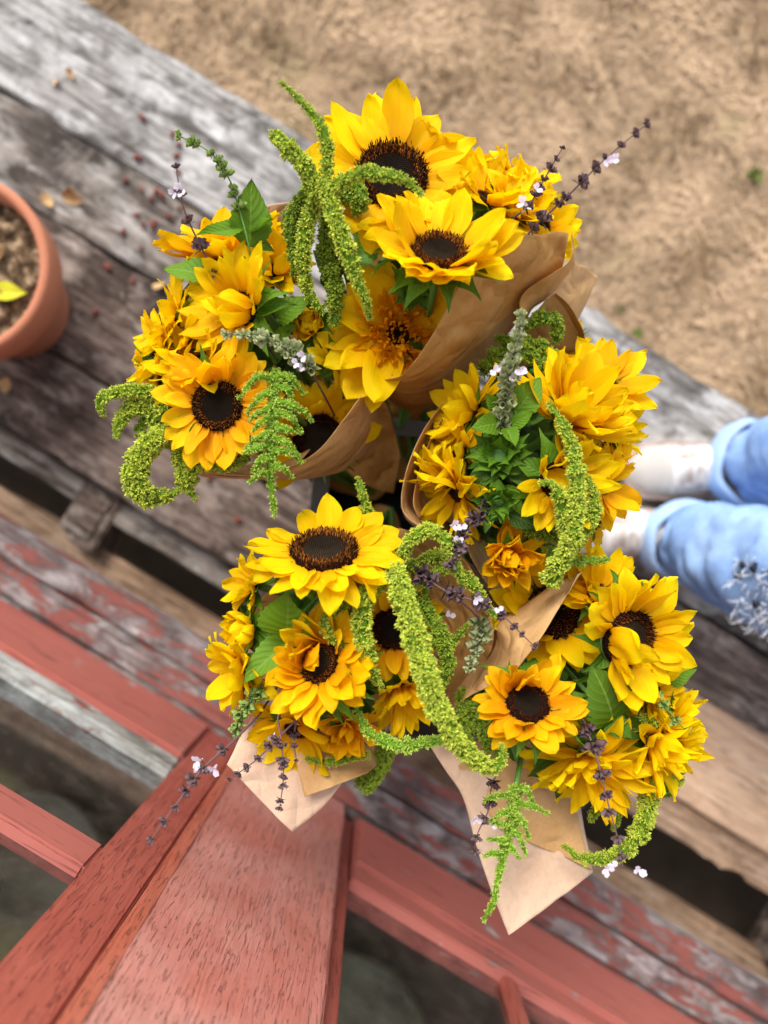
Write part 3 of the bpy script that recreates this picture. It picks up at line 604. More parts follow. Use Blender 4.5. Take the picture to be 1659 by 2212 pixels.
patch(t, r0, [(1200,632,.79),(1165,665,.80),(1130,720,.83),(1090,780,.87)], [(1262,738,.84),(1235,780,.87),(1200,820,.90),(1140,850,.94)], KRAFT, crump=.006, seed=4)
patch(t, r0, [(1200,632,.788),(1232,665,.80),(1258,710,.82),(1264,755,.84)], [(1195,680,.85),(1215,720,.86),(1230,750,.87),(1240,790,.88)], KRAFT, crump=.004, seed=14)
# left bouquet
t, r0 = wrap('B', 'brown kraft paper around the left bouquet, open below its flowers'); cone(t, r0, 'B', 510, 790, 165, 165, .90, KRAFT, 2)
patch(t, r0, [(408,1010,.80),(470,1024,.79),(560,1026,.78),(630,1005,.77),(690,970,.765),(745,905,.77),(785,850,.79),(800,838,.80)],
      [(440,1030,.82),(520,1034,.83),(610,1036,.84),(690,1030,.86),(770,1005,.90),(825,955,.94),(838,890,.95),(812,840,.90)], KRAFTM, bulge=.012, crump=.008, seed=5)
patch(t, r0, [(425,1018,.82),(500,1010,.86),(600,990,.88),(680,960,.88)], [(408,1008,.80),(470,1028,.80),(560,1030,.80),(640,1008,.80)], KRAFTM, seed=6)
patch(t, r0, [(800,838,.83),(835,875,.86),(850,920,.90),(865,985,.94)], [(735,1000,.97),(770,1035,.99),(810,1055,1.0),(850,1065,1.02)], KRAFT, crump=.012, seed=7)
patch(t, r0, [(560,450,.84),(595,442,.84),(640,438,.84)], [(560,540,.88),(600,530,.88),(645,520,.88)], KRAFTP, seed=8)
# right bouquet
t, r0 = wrap('C', 'two layers of brown kraft paper curving round the right bouquet'); cone(t, r0, 'C', 1135, 1010, 165, 195, .90, KRAFT, 3)
patch(t, r0, [(970,852,.80),(915,930,.78),(880,1010,.775),(867,1080,.775),(880,1118,.78),(930,1152,.80),(1000,1190,.81)],
      [(1010,870,.93),(965,950,.93),(935,1020,.94),(920,1070,.94),(935,1100,.94),(975,1130,.94),(1030,1150,.94)], KRAFTM, crump=.004, seed=9)
patch(t, r0, [(985,862,.79),(935,940,.785),(905,1020,.78),(893,1085,.78),(905,1120,.79)], [(1020,880,.90),(980,950,.90),(955,1020,.90),(945,1070,.90),(960,1105,.9)], KRAFT, crump=.004, seed=10)
patch(t, r0, [(1005,1175,.79),(1022,1212,.79),(1045,1250,.80),(1078,1288,.81),(1118,1297,.815),(1165,1278,.82),(1210,1250,.83)],
      [(1040,1150,.88),(1055,1190,.88),(1075,1220,.88),(1095,1245,.88),(1120,1255,.88),(1160,1240,.88),(1200,1220,.88)], KRAFTM, crump=.003, seed=11)
patch(t, r0, [(867,1090,.785),(885,1122,.79),(950,1165,.80),(1010,1212,.81),(1060,1275,.82),(1085,1298,.825)],
      [(868,1097,.86),(885,1129,.865),(950,1172,.87),(1010,1219,.88),(1060,1282,.89),(1085,1305,.90)], KRAFTP, crump=.001, seed=12)
# lower middle bouquet
t, r0 = wrap('D', 'kraft paper of the lower middle bouquet with pale corners hanging over the red post'); cone(t, r0, 'D', 740, 1390, 190, 195, .90, KRAFT, 4)
patch(t, r0, [(860,1140,.86),(940,1165,.83),(1000,1205,.81),(1040,1270,.80),(1062,1340,.795),(1060,1400,.80),(1020,1470,.81),(965,1540,.83)],
      [(850,1230,.93),(890,1250,.93),(920,1280,.93),(940,1320,.93),(950,1370,.93),(945,1420,.93),(920,1470,.93),(900,1520,.93)], KRAFT, crump=.008, seed=13)
patch(t, r0, [(548,1545,.81),(520,1590,.80),(505,1622,.795),(490,1652,.79)], [(800,1600,.83),(770,1650,.815),(700,1740,.80),(632,1797,.785)], KRAFTP, crump=.003, seed=15)
patch(t, r0, [(625,1600,.80),(640,1650,.79),(658,1720,.78)], [(830,1610,.83),(815,1650,.82),(795,1668,.80)], KRAFTM, crump=.003, seed=16)
# lower right bouquet
t, r0 = wrap('E', 'kraft paper of the lower right bouquet ending in a long pale corner below'); cone(t, r0, 'E', 1270, 1500, 175, 180, .90, KRAFT, 5)
patch(t, r0, [(1262,1222,.79),(1190,1262,.79),(1130,1305,.795),(1075,1345,.80),(1062,1400,.81),(1000,1470,.82),(958,1535,.83)],
      [(1248,1240,.745),(1215,1300,.735),(1180,1360,.73),(1140,1415,.735),(1095,1468,.745),(1020,1500,.77),(962,1548,.81)], KRAFTM, bulge=.010, crump=.006, seed=17)
patch(t, r0, [(915,1590,.84),(960,1660,.83),(1000,1722,.82),(1030,1830,.81),(1060,1920,.80),(1098,2018,.79)],
      [(1210,1590,.86),(1235,1660,.85),(1250,1720,.84),(1262,1790,.83),(1275,1850,.82),(1281,1884,.81)], KRAFTP, crump=.004, seed=18)
patch(t, r0, [(960,1600,.838),(1010,1690,.828),(1080,1790,.818)], [(1200,1600,.84),(1230,1700,.83),(1278,1880,.808)], KRAFTM, crump=.003, seed=19)

# ------------------------------------------------------------------ leafy stems filling the bouquets
CEN = {'A': (930,540,190,140,5), 'B': (520,760,150,170,6), 'C': (1110,985,120,190,8), 'D': (730,1400,170,180,7), 'E': (1290,1500,150,170,7)}
wher = ['near its middle','by its upper edge','by its lower edge','by its left side','by its right side','under its largest bloom','close to the paper','deep between its stems','beside the tassels']
for b, (u, v, ru, rv, n) in CEN.items():
    for i in range(n):
        a = 2*math.pi*i/n+.4; uu, vv = u+ru*.55*math.cos(a), v+rv*.55*math.sin(a); d = .845+.02*(i % 3); r0 = P(uu, vv, d)
        t = thing('leafy_stem', f'dark green leaves between the blooms, {["right","lower right","bottom","lower left","left","upper left","top","upper right"][round(a/(math.pi/4)) % 8]} side of the {BN[b]}', 'foliage', r0, f'leafy stems in the {BN[b]}')
        for k in range(8):
            a2 = 2*math.pi*k/8+random.uniform(-.3,.3); L = random.uniform(60, 105); rr = random.uniform(5, 20)
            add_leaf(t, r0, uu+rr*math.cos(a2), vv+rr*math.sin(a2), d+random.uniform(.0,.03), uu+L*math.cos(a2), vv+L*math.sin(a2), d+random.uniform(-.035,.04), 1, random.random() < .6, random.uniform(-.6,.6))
        G = GATHER[b]-r0; tube('stem', crom([Vector((0,0,0)), G*.5+Vector((0,0,-.03)), G+Vector((0,0,-.12))], 8), .003, STEM, t)

#FLOWERS
# ------------------------------------------------------------------ sunflowers
S = sunflower
S('A', 846,382,.735,180,(.02,-.12,.97), 'largest sunflower with a rust ringed brown disc at the top of the picture','wide',.18, .05,'rust',.41,18,wild=.16)
S('A', 948,545,.700,165,(.05,-.50,.80), 'cupped lemon sunflower with half hidden disc just above the kraft paper edge','wide',.42,.0,'rust',.36,16,wild=.2,fold=(0,1),fa=.35)
A3 = S('A', 858,722,.79,158,(.10,.15,.95), 'sunflower with a shaggy orange double centre tucked against the kraft paper','wide',.12,.12,'all',.16,18,wild=.2,skip=(.8,.6))
S('A', 955,322,.780,120,(.55,-.70,.45), 'sunflower seen from behind just right of the largest one','wide',.35,.25,'dark',.35,13,1)
S('A',1052,432,.750,120,(.35,-.60,.60), 'yellow sunflower with upright petals right of the cupped lemon one','mid',.4,.0,'dark',.25,13,2)
S('A',1125,392,.790, 88,(.40,-.65,.55), 'small yellow sunflower under the purple basil at the top right','wide',.35,.0,'dark',.3,12,2)
S('A',1168,492,.790, 92,(.55,.05,.70), 'yellow sunflower peeping over the top corner of the folded kraft paper','wide',.35,.02,'dark',.3,13,2)
S('A',1105,455,.765, 95,(.35,-.35,.80), 'yellow sunflower squeezed between two upright ones on the right of the top bouquet','wide',.45,.0,'dark',.2,13,2)
S('A', 990,350,.800, 80,(.2,-.8,.5), 'half hidden orange yellow sunflower behind the topmost bloom','wide',.4,.3,'dark',.3,12,1)
S('B', 470,876,.735,130,(.02,.10,.96), 'orange yellow sunflower with a round black disc in the left bouquet','wide',.06,.62,'rust',.40,16,wild=.16,fold=(-.2,-1),fa=1.2,foldw=.8)
S('B', 425,790,.760,112,(-.25,-.45,.80), 'pale yellow sunflower directly above the orange one with the black disc','mid',.5,.0,'dark',.25,14)
S('B', 520,668,.735,132,(-.40,.10,.85), 'yellow sunflower with narrow brown disc showing between folded petals','mid',.35,.0,'rust',.28,15,wild=.3,fold=(.9,.4),fa=1.6,foldw=.3)
S('B', 372,690,.775,108,(-.75,-.30,.50), 'yellow sunflower turned outward at the left edge of the left bouquet','mid',.30,.05,'dark',.3,13)
S('B', 345,765,.780, 88,(-.70,.0,.60), 'small yellow sunflower leaning out above the left amaranth curls','wide',.3,.15,'dark',.3,12)
S('B', 330,812,.790, 55,(-.75,.3,.5), 'little orange bud at the lower left edge above the amaranth','cup',.4,.5,'dark',.3,10,1)
S('B', 490,548,.800,145,(-.10,-.80,.45), 'deep yellow sunflower seen from behind with large leaves in front of it','wide',.32,.40,'dark',.28,13,wild=.2)
S('B', 590,585,.775, 88,(.15,-.55,.70), 'yellow sunflower pressed against the hanging lime tassels','cup',.45,.0,'dark',.25,13)
S('B', 688,948,.86,125,(.15,.10,.85), 'sunflower with black disc half inside the left kraft paper','wide',.35,.08,'dark',.42,16,skip=(.55,.85))
S('B', 672,695,.790, 62,(-.2,.3,.75), 'small curled yellow bloom under the tips of the lime tassels','roll',.6,.3,'dark',.2,10)
S('B', 728,780,.800, 70,(.5,.55,.5), 'small bloom with drooping petals beside the shaggy orange centre','droop',.2,.1,'dark',.22,10,1)
S('C',1305,832,.775,112,(.10,-.35,.85), 'orange yellow sunflower with small dark disc at the top right of the right bouquet','mid',.35,.30,'dark',.24,14)
S('C',1222,905,.740,150,(.50,-.42,.62), 'large yellow sunflower with overlapping layers of long petals','mid',.50,.06,'rust',.14,18,3)
S('C',1208,1040,.720,120,(.15,.10,.92), 'yellow sunflower crossed by the long hanging lime tassel','mid',.30,.04,'dark',.34,15,wild=.3,fold=(-.7,-.7),fa=1.5,foldw=.3)
S('C',1018,890,.770,112,(-.85,-.45,.32), 'yellow sunflower with upright petals beside the grey green basil','mid',.45,.0,'dark',.25,12)
S('C', 995,978,.770,112,(-.92,-.12,.30), 'yellow sunflower turned to the kraft paper at the left of the right bouquet','mid',.35,.0,'dark',.25,12)
S('C', 985,1062,.770,118,(-.80,.50,.30), 'yellow sunflower with long petals pointing down into the paper fold','narrow',.2,.0,'dark',.22,15,3)
S('C',1098,1200,.765, 82,(.05,.20,.90), 'ruffled orange sunflower at the foot of the right bouquet','ruff',.55,.65,'dark',.12,14,3,wild=.4)
S('C',1305,1045,.775, 95,(.60,.10,.65), 'orange sunflower leaning towards the white shoes','wide',.4,.45,'dark',.25,13)
S('C',1325,935,.785, 85,(.65,-.05,.65), 'lemon sunflower at the right rim just above the white shoes','narrow',.3,.0,'dark',.22,14)
S('C',1283,1135,.790, 75,(.65,.45,.5), 'drooping orange yellow bloom under the right lime tassels','wide',.2,.45,'dark',.25,11,1)
S('C',1218,748,.860, 62,(.0,-.2,.9), 'small dull yellow bloom inside the fold of the upper kraft paper','wide',.3,.15,'dark',.25,11,1)
S('C',1205,838,.780, 70,(-.3,-.3,.8), 'yellow bloom with narrow petals left of the one with small dark disc','narrow',.35,.1,'dark',.2,12)
S('B', 405,735,.770, 92,(-.55,-.25,.65), 'yellow sunflower wedged at the left between the outward turned one and the pale yellow one','mid',.35,.05,'dark',.18,13)
S('E',1452,1555,.785, 88,(.75,.05,.5), 'yellow sunflower pointing sideways out of the lower right bouquet under the rim leaf','mid',.3,.0,'dark',.2,12)
S('E',1290,1580,.775, 80,(.0,.2,.9), 'yellow bloom low between the folded leaf and the spiky flowers','narrow',.4,.05,'dark',.15,13)
S('D', 700,1190,.715,158,(.0,-.76,.55), 'large open sunflower with oval grey brown disc in the lower middle bouquet','wide',.02,.0,'rust',.44,18,wild=.16)
S('D', 690,1432,.720,135,(-.42,-.35,.80), 'orange yellow sunflower with upper petals folded over its dark disc','wide',.30,.42,'rust',.34,17,wild=.2,fold=(-.8,-.5),fa=2.2,foldw=.1)
S('D', 852,1358,.765,108,(.0,.05,.98), 'orange sunflower with black disc behind the thick lime tassel','wide',.12,.60,'dark',.42,14)
S('D', 545,1262,.770, 72,(-.75,-.2,.55), 'yellow bloom at the left under the large open sunflower','cup',.3,.0,'dark',.25,11)
S('D', 540,1362,.770, 72,(-.70,.1,.60), 'middle yellow bloom of the left edge of the lower middle bouquet','roll',.3,.0,'dark',.25,11)
S('D', 520,1450,.765, 98,(-.70,.25,.55), 'lowest yellow sunflower on the left edge beside the red sill','wide',.3,.0,'dark',.22,13)
S('D', 640,1575,.790,112,(-.15,.62,.65), 'yellow sunflower hanging over the pale paper corner','wide',.30,.12,'dark',.25,13)
S('D', 752,1570,.775, 72,(.10,.45,.75), 'curly orange bloom at the bottom of the lower middle bouquet','ruff',.4,.60,'dark',.16,12)
S('D', 868,1490,.785,100,(.15,.55,.65), 'half closed yellow sunflower left of the thick hanging tassel','narrow',.65,.15,'dark',.2,14)
S('E',1358,1378,.735,150,(.34,.16,.88), 'sunflower with bare black tilted disc at the top of the lower right bouquet','wide',.30,.04,'dark',.40,16,wild=.25,fold=(-.9,.2),fa=1.7,foldw=.62)
S('E',1195,1322,.795,135,(-.15,-.10,.88), 'sunflower with brown disc half hidden behind the kraft paper edge','wide',.40,.05,'all',.42,15,wild=.25)
S('E',1140,1520,.715,120,(.0,-.55,.78), 'orange sunflower with petals folded over a black disc in the lower right bouquet','wide',.25,.58,'dark',.38,16,wild=.2,fold=(0,-1),fa=1.9,foldw=.25)
S('E',1295,1285,.770,105,(.05,-.55,.70), 'yellow sunflower between the brown and the black disc at the upper rim','mid',.45,.0,'dark',.25,14)
S('E',1412,1500,.770,100,(.65,.0,.65), 'yellow sunflower at the right rim beside the small green leaf','mid',.35,.03,'dark',.25,13)
S('E',1275,1640,.760,135,(-.05,.45,.78), 'spiky yellow sunflower with narrow petals at the bottom right','narrow',.25,.10,'dark',.12,18,3,wild=.45,fold=(0,-1),fa=.8)
S('E',1405,1600,.770,115,(.45,.25,.75), 'spiky yellow sunflower reaching furthest right with pointed petals','narrow',.35,.0,'dark',.12,17,3,wild=.4,fold=(-1,0),fa=.8)
S('E',1195,1640,.800, 62,(-.2,.6,.6), 'small yellow bloom beside the dark leaves at the bottom','narrow',.3,.15,'dark',.25,10,1)
# shaggy centre: small orange ray florets
rs = random.Random(5); r0 = P(860,724,.785); M = frame((.10,.15,.95)); pm = lib('ruff')
for ring, (rr, n, L, el) in enumerate([(.007,18,.010,1.2),(.013,30,.014,1.15),(.019,38,.018,1.0),(.025,44,.020,.8),(.031,46,.022,.6)]):
    for i in range(n):
        a = 2*math.pi*i/n+rs.gauss(0,.1); l = L*rs.uniform(.7,1.2)
        o = ob('ruffle_petal', rs.choice(pm), A3, M=M @ Matrix.Rotation(a,4,'Z') @ Matrix.Translation((0, rr, .004)) @ Matrix.Rotation(el+rs.gauss(0,.3),4,'X') @ Matrix.Rotation(rs.gauss(0,.6),4,'Y') @ Matrix.Diagonal((l*.75, l, l, 1))); o.color = (1.0,0,0,1)
# green backs of blooms turned away, in the right bouquet
for (u, v, Ru, n, lb) in [(1080,985,70,(-.3,0,.9),'green back of a sunflower turned away in the middle of the right bouquet'), (895,618,52,(.1,.5,.8),'curled green sepals of a bloom under the cupped lemon sunflower'), (1075,1080,52,(0,.4,.8),'lower green bloom back with curled sepals in the right bouquet')]:
    d = .735 if v > 700 else .76; c = P(u, v, d); t = thing('sunflower_bud', lb, 'flower bud', c, 'green sunflower backs'); M = frame(n); k = d/FU; ob('calyx', CUPM, t, M=M @ Matrix.Rotation(math.pi, 4, 'X') @ Matrix.Diagonal((Ru*k*.34,Ru*k*.34,Ru*k*.2,1)))
    for ring in range(3):
        for i in range(9):
            a = 2*math.pi*i/9+ring*.35+random.uniform(-.15,.15); L = Ru*k*random.uniform(.7,1.05)*(1-.15*ring)
            ob('sepal', random.choice(SEP), t, M=M @ Matrix.Rotation(a,4,'Z') @ Matrix.Translation((0,Ru*k*(.36-.08*ring),.004*ring)) @ Matrix.Rotation(.35+.3*ring+random.gauss(0,.25),4,'X') @ Matrix.Diagonal((L*1.5,L,L,1)))
    b = 'A' if v < 700 else 'C'; G = GATHER[b]-c; tube('stem', crom([Vector((0,0,-.005)), G*.5+Vector((0,0,-.03)), G+Vector((0,0,-.12))], 8), .004, STEM, t)

# ------------------------------------------------------------------ amaranth
amaranth('A','tall lime amaranth rising above the top bouquet with hanging tassels', [
  [(612,182,.66,8),(645,215,.665,15),(688,262,.67,24),(706,320,.675,28),(704,380,.68,32),(700,430,.69,36)],
  [(592,292,.68,24),(620,318,.675,34),(660,368,.68,36),(695,430,.69,34)],
  [(700,400,.675,34),(722,460,.67,36),(745,530,.67,36),(765,590,.675,32),(785,640,.685,22),(803,690,.70,11)],
  [(705,420,.68,34),(755,385,.66,30),(810,372,.65,28),(865,385,.655,22),(907,420,.66,12)],
  [(690,420,.70,36),(665,480,.71,34),(655,560,.72,32),(665,630,.73,26),(690,668,.74,14)],
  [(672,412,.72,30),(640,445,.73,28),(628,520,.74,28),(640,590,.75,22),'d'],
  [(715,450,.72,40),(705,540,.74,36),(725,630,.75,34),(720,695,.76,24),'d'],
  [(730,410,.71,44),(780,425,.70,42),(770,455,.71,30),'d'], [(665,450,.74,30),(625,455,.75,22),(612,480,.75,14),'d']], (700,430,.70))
amaranth('B','lime amaranth with thick curled tassels hanging at the lower left', [
  [(365,855,.77,30),(300,845,.765,32),(245,848,.76,26),(215,866,.765,20),(222,893,.77,12)],
  [(360,880,.78,30),(300,885,.775,28),(262,908,.775,24),(254,938,.78,14)],
  [(355,900,.79,34),(315,905,.79,30),(302,930,.79,22),(318,944,.79,16)],
  [(395,925,.77,38),(330,955,.765,46),(292,1000,.765,46),(285,1045,.77,42),(315,1078,.775,34),(372,1070,.78,22),(395,1055,.785,12)],
  [(405,935,.78,34),(388,990,.78,32),(396,1040,.785,28),(422,1076,.79,14)],
  [(330,850,.775,34),(290,875,.775,36),(262,905,.78,28),(250,930,.785,16)], [(350,935,.77,40),(315,975,.765,44),(300,1020,.765,40),(318,1058,.77,32),(350,1068,.775,22)], [(430,960,.78,40),(418,1000,.78,38),(405,1040,.785,26)], [(380,860,.785,40),(340,890,.78,44),(350,930,.785,46),(390,960,.785,44)], [(330,870,.775,30),(370,900,.77,34),(420,940,.775,38),(450,990,.785,30)],
  [(415,1000,.775,28),(470,1006,.77,28),(530,994,.77,20)], [(440,930,.785,50),(480,965,.785,48),(525,985,.785,34),'d']], (400,930,.80))
ax = [(596,806,.715,22),(592,880,.71,26),(588,960,.71,28),(584,1040,.715,20),(593,1105,.72,10)]
amaranth('B','bright green feathery amaranth plume in front of the black disc sunflower', [ax+['b']]+plume(ax, 16, 88, 'b', 15, 3, .03, .72), (600,860,.76))
amaranth('C','lime amaranth curling at the top of the right bouquet beside the kraft folds', [
  [(1075,730,.80,16),(1115,745,.79,28),(1160,780,.785,32),(1200,815,.79,26),'d'], [(1130,705,.80,28),(1175,685,.79,30),(1205,700,.79,28),(1200,735,.80,20),'d'],
  [(1140,740,.79,26),(1185,760,.785,30),(1210,800,.79,24),'d'], [(1045,800,.80,30),(1070,770,.80,34),(1095,750,.80,26),'d']], (1150,800,.84))
amaranth('C','long lime amaranth tassels draped down the right bouquet', [
  [(1186,872,.70,10),(1212,912,.69,22),(1238,975,.685,32),(1247,1050,.685,36),(1240,1130,.69,38),(1222,1190,.70,40),(1190,1250,.72,42)],
  [(1170,1042,.69,14),(1200,1050,.685,24),(1216,1100,.69,30),(1222,1160,.70,32)], [(1268,1032,.71,16),(1284,1075,.705,26),(1272,1130,.71,30),(1248,1180,.72,28)],
  [(1185,1190,.76,24),(1240,1210,.75,24),(1280,1213,.75,20),(1312,1207,.755,10),'b'], [(1130,1130,.75,24),(1160,1150,.75,28),(1210,1165,.75,24),'d']], (1215,1190,.76))
amaranth('D','thick lime amaranth with a long tassel crossing the lower middle bouquet', [
  [(852,1232,.695,44),(872,1300,.675,54),(902,1395,.66,56),(930,1490,.655,52),(970,1575,.66,44),(1025,1640,.675,36),(1066,1660,.685,28),(1086,1638,.685,20),(1083,1616,.685,10)],
  [(865,1215,.72,30),(890,1165,.70,30),(935,1146,.69,30),(972,1180,.69,28),(985,1235,.70,22),(998,1265,.71,14)],
  [(870,1235,.73,28),(925,1208,.725,28),(982,1200,.725,24)], [(905,1262,.73,26),(970,1225,.72,26),(1020,1262,.72,26),(1050,1305,.72,22),(1070,1330,.725,12)],
  [(835,1245,.71,38),(790,1285,.70,42),(782,1350,.695,38),(795,1420,.70,30),(822,1482,.71,14)],
  [(800,1262,.72,30),(740,1305,.71,28),(703,1338,.71,26),(718,1378,.71,24),(765,1412,.72,14)],
  [(905,1290,.74,30),(945,1360,.735,34),(968,1430,.74,32),(950,1478,.75,20),'d'], [(935,1395,.75,18),(975,1385,.745,22),(1008,1352,.745,12)]], (860,1240,.78))
amaranth('D','slim lime amaranth tassels along the bottom of the lower middle bouquet', [
  [(768,1530,.72,14),(795,1580,.715,24),(850,1608,.71,28),(910,1606,.71,26),(950,1600,.715,20),'b'], [(665,1640,.79,12),(720,1646,.785,18),(790,1628,.78,20)], [(835,1590,.82,30),(822,1650,.83,44),(785,1695,.84,48),'d']], (830,1570,.83))
amaranth('D','single small amaranth spike standing above the open disc sunflower', [[(775,1036,.78,12),(785,1078,.78,22),(800,1130,.79,26)]], (800,1135,.81))
ax = [(1112,1705,.72,26),(1108,1770,.72,28),(1090,1840,.72,20),(1070,1920,.72,15),(1052,1988,.725,8)]
t = amaranth('E','bright green amaranth spike hanging over the pale paper corner', [ax+['b']]+plume(ax, 10, 66, 'b', 13, 8, .02, .5), (1122,1650,.76))
tube('stalk', [P(1125,1640,.755)-P(1122,1650,.76), P(1118,1680,.73)-P(1122,1650,.76), P(1112,1715,.72)-P(1122,1650,.76)], .0028, STEM, t)
amaranth('E','lime amaranth with a long hooked tassel at the lower right', [
  [(1375,1600,.78,36),(1400,1660,.77,42),(1402,1730,.76,42),(1380,1800,.755,38),(1330,1846,.755,32),(1265,1858,.76,22),(1218,1830,.765,10)],
  [(1430,1590,.77,26),(1462,1640,.765,28),(1460,1690,.765,26),(1435,1700,.77,20),(1432,1670,.775,12)], [(1360,1660,.79,30),(1310,1720,.785,30),(1280,1765,.79,18)], [(1335,1730,.79,24),(1330,1790,.79,14)],
  [(1380,1550,.75,20),(1400,1556,.745,24),(1418,1560,.75,14)], [(1400,1680,.79,34),(1440,1705,.79,26),'d']], (1385,1600,.82))
amaranth('E','shaded green amaranth beside the orange sunflower under the kraft paper edge', [[(1000,1500,.79,34),(1010,1560,.785,34),(1005,1610,.79,24),'d'], [(1045,1480,.80,26),(1045,1550,.79,30),(1050,1620,.79,24),'d'], [(960,1590,.80,18),(985,1560,.80,24),(1010,1520,.80,24),'d']], (1020,1510,.82))

# ------------------------------------------------------------------ basil and single leaves
basil('A','long purple basil sprig with lilac blossoms reaching to the upper right', [(1120,528,.72),(1165,480,.70),(1238,412,.67),(1300,350,.65),(1392,272,.63)],'p',11,34,.12,1,[(1128,440,.70,15),(1310,350,.64,14),(1330,345,.64,12)])
basil('A','short dark purple basil spike beside the long one', [(1110,470,.72),(1145,440,.70),(1185,370,.69),(1214,322,.68)],'p',11,24,.2,1,[(1160,410,.69,13),(1135,450,.7,12)])
basil('B','green basil spike with large smooth leaves at the top left', [(548,600,.74),(535,520,.72),(510,430,.71),(494,385,.70),(455,330,.69),(392,296,.68)],'g',13,22,.42,1,[],[(540,530,.73,540,398,.72,1.25,0,.3),(548,500,.73,604,490,.71,.8,0,-.3),(520,495,.72,428,525,.71,.8,0,.2),(545,520,.74,590,540,.73,.8,0)])
basil('B','thin purple basil stalk with one pale blossom at the far left', [(475,612,.73),(440,545,.71),(402,465,.69),(388,410,.68),(380,350,.67)],'p',13,50,.1,.95,[(392,412,.68,17),(376,418,.68,12)],[(455,600,.745,348,568,.74,1.15,0,.2)])
basil('B','grey green basil spike with white blossoms across the left bouquet', [(672,800,.73),(640,765,.70),(590,735,.69),(545,725,.69),(492,722,.69)],'y',14,13,.05,1,[(655,770,.69,14),(640,785,.69,12),(650,795,.70,11)])
basil('C','pale grey green basil spike with white blossoms in the right bouquet', [(1085,925,.73),(1092,860,.71),(1105,790,.69),(1118,730,.68),(1127,684,.675)],'y',15,13,.0,1,[(1068,802,.69,14),(1125,808,.685,15),(1122,800,.685,13),(1105,815,.69,12)])
basil('C','dusky basil sprig with lilac blossoms between the right and lower middle bouquets', [(1062,1085,.74),(1030,1115,.72),(1000,1150,.70),(985,1185,.69),(978,1215,.69)],'p',15,16,.0,1,[(980,1135,.69,13),(998,1140,.69,12),(990,1165,.69,12)])
basil('D','dark basil sprig lying across the brown paper to the right', [(905,1235,.72),(960,1275,.70),(1030,1300,.69),(1080,1325,.685),(1150,1392,.68)],'p',13,30,.0,1,[(1030,1295,.68,13),(1078,1318,.68,11)])
basil('D','soft green basil tip leaning on the brown paper fold', [(1035,1335,.76),(1040,1370,.75),(1028,1410,.745),(1015,1440,.74)],'y',14,13,.0,1,[(972,1330,.76,12)])
basil('D','dark basil spike hanging straight down over the pale paper', [(600,1550,.73),(608,1610,.715),(612,1680,.71),(604,1745,.71)],'p',10,22,.3,1,[(590,1592,.72,12)])
basil('D','purple basil sprig slanting down left over the pale paper', [(650,1545,.74),(605,1590,.72),(555,1640,.715),(498,1682,.71)],'p',10,26,.35,1)
basil('D','short green basil sprig at the left edge of the lower middle bouquet', [(570,1480,.75),(545,1510,.74),(520,1540,.735),(510,1585,.735)],'g',13,16,.1,1)
basil('D','long thin basil sprig with lilac blossoms trailing over the red stile', [(560,1545,.75),(500,1605,.71),(440,1658,.69),(390,1725,.67),(325,1815,.66)],'p',11,40,.3,1,[(428,1645,.69,17),(462,1662,.69,17),(430,1660,.69,12)])
basil('D','short purple basil sprig right of the hanging spike', [(640,1555,.75),(635,1600,.735),(640,1640,.73)],'p',9,24,.35,1)
basil('E','brown stemmed basil sprig ending in two white blossoms at the lower right', [(1262,1560,.72),(1290,1640,.705),(1315,1740,.69),(1335,1815,.685),(1345,1875,.68)],'p',15,42,.02,.9,[(1312,1878,.68,16),(1380,1880,.68,16),(1325,1870,.68,12)])
basil('E','thin basil stalk with small white blossoms left of the green spike', [(1085,1640,.75),(1062,1700,.73),(1055,1750,.72),(1032,1800,.72),(1025,1835,.72)],'p',11,36,.25,1,[(1028,1770,.72,13),(1065,1780,.72,11)])
basil('E','short basil stalk at the right rim of the lower right bouquet', [(1375,1470,.76),(1425,1515,.745),(1478,1575,.74)],'g',12,34,.0,1)
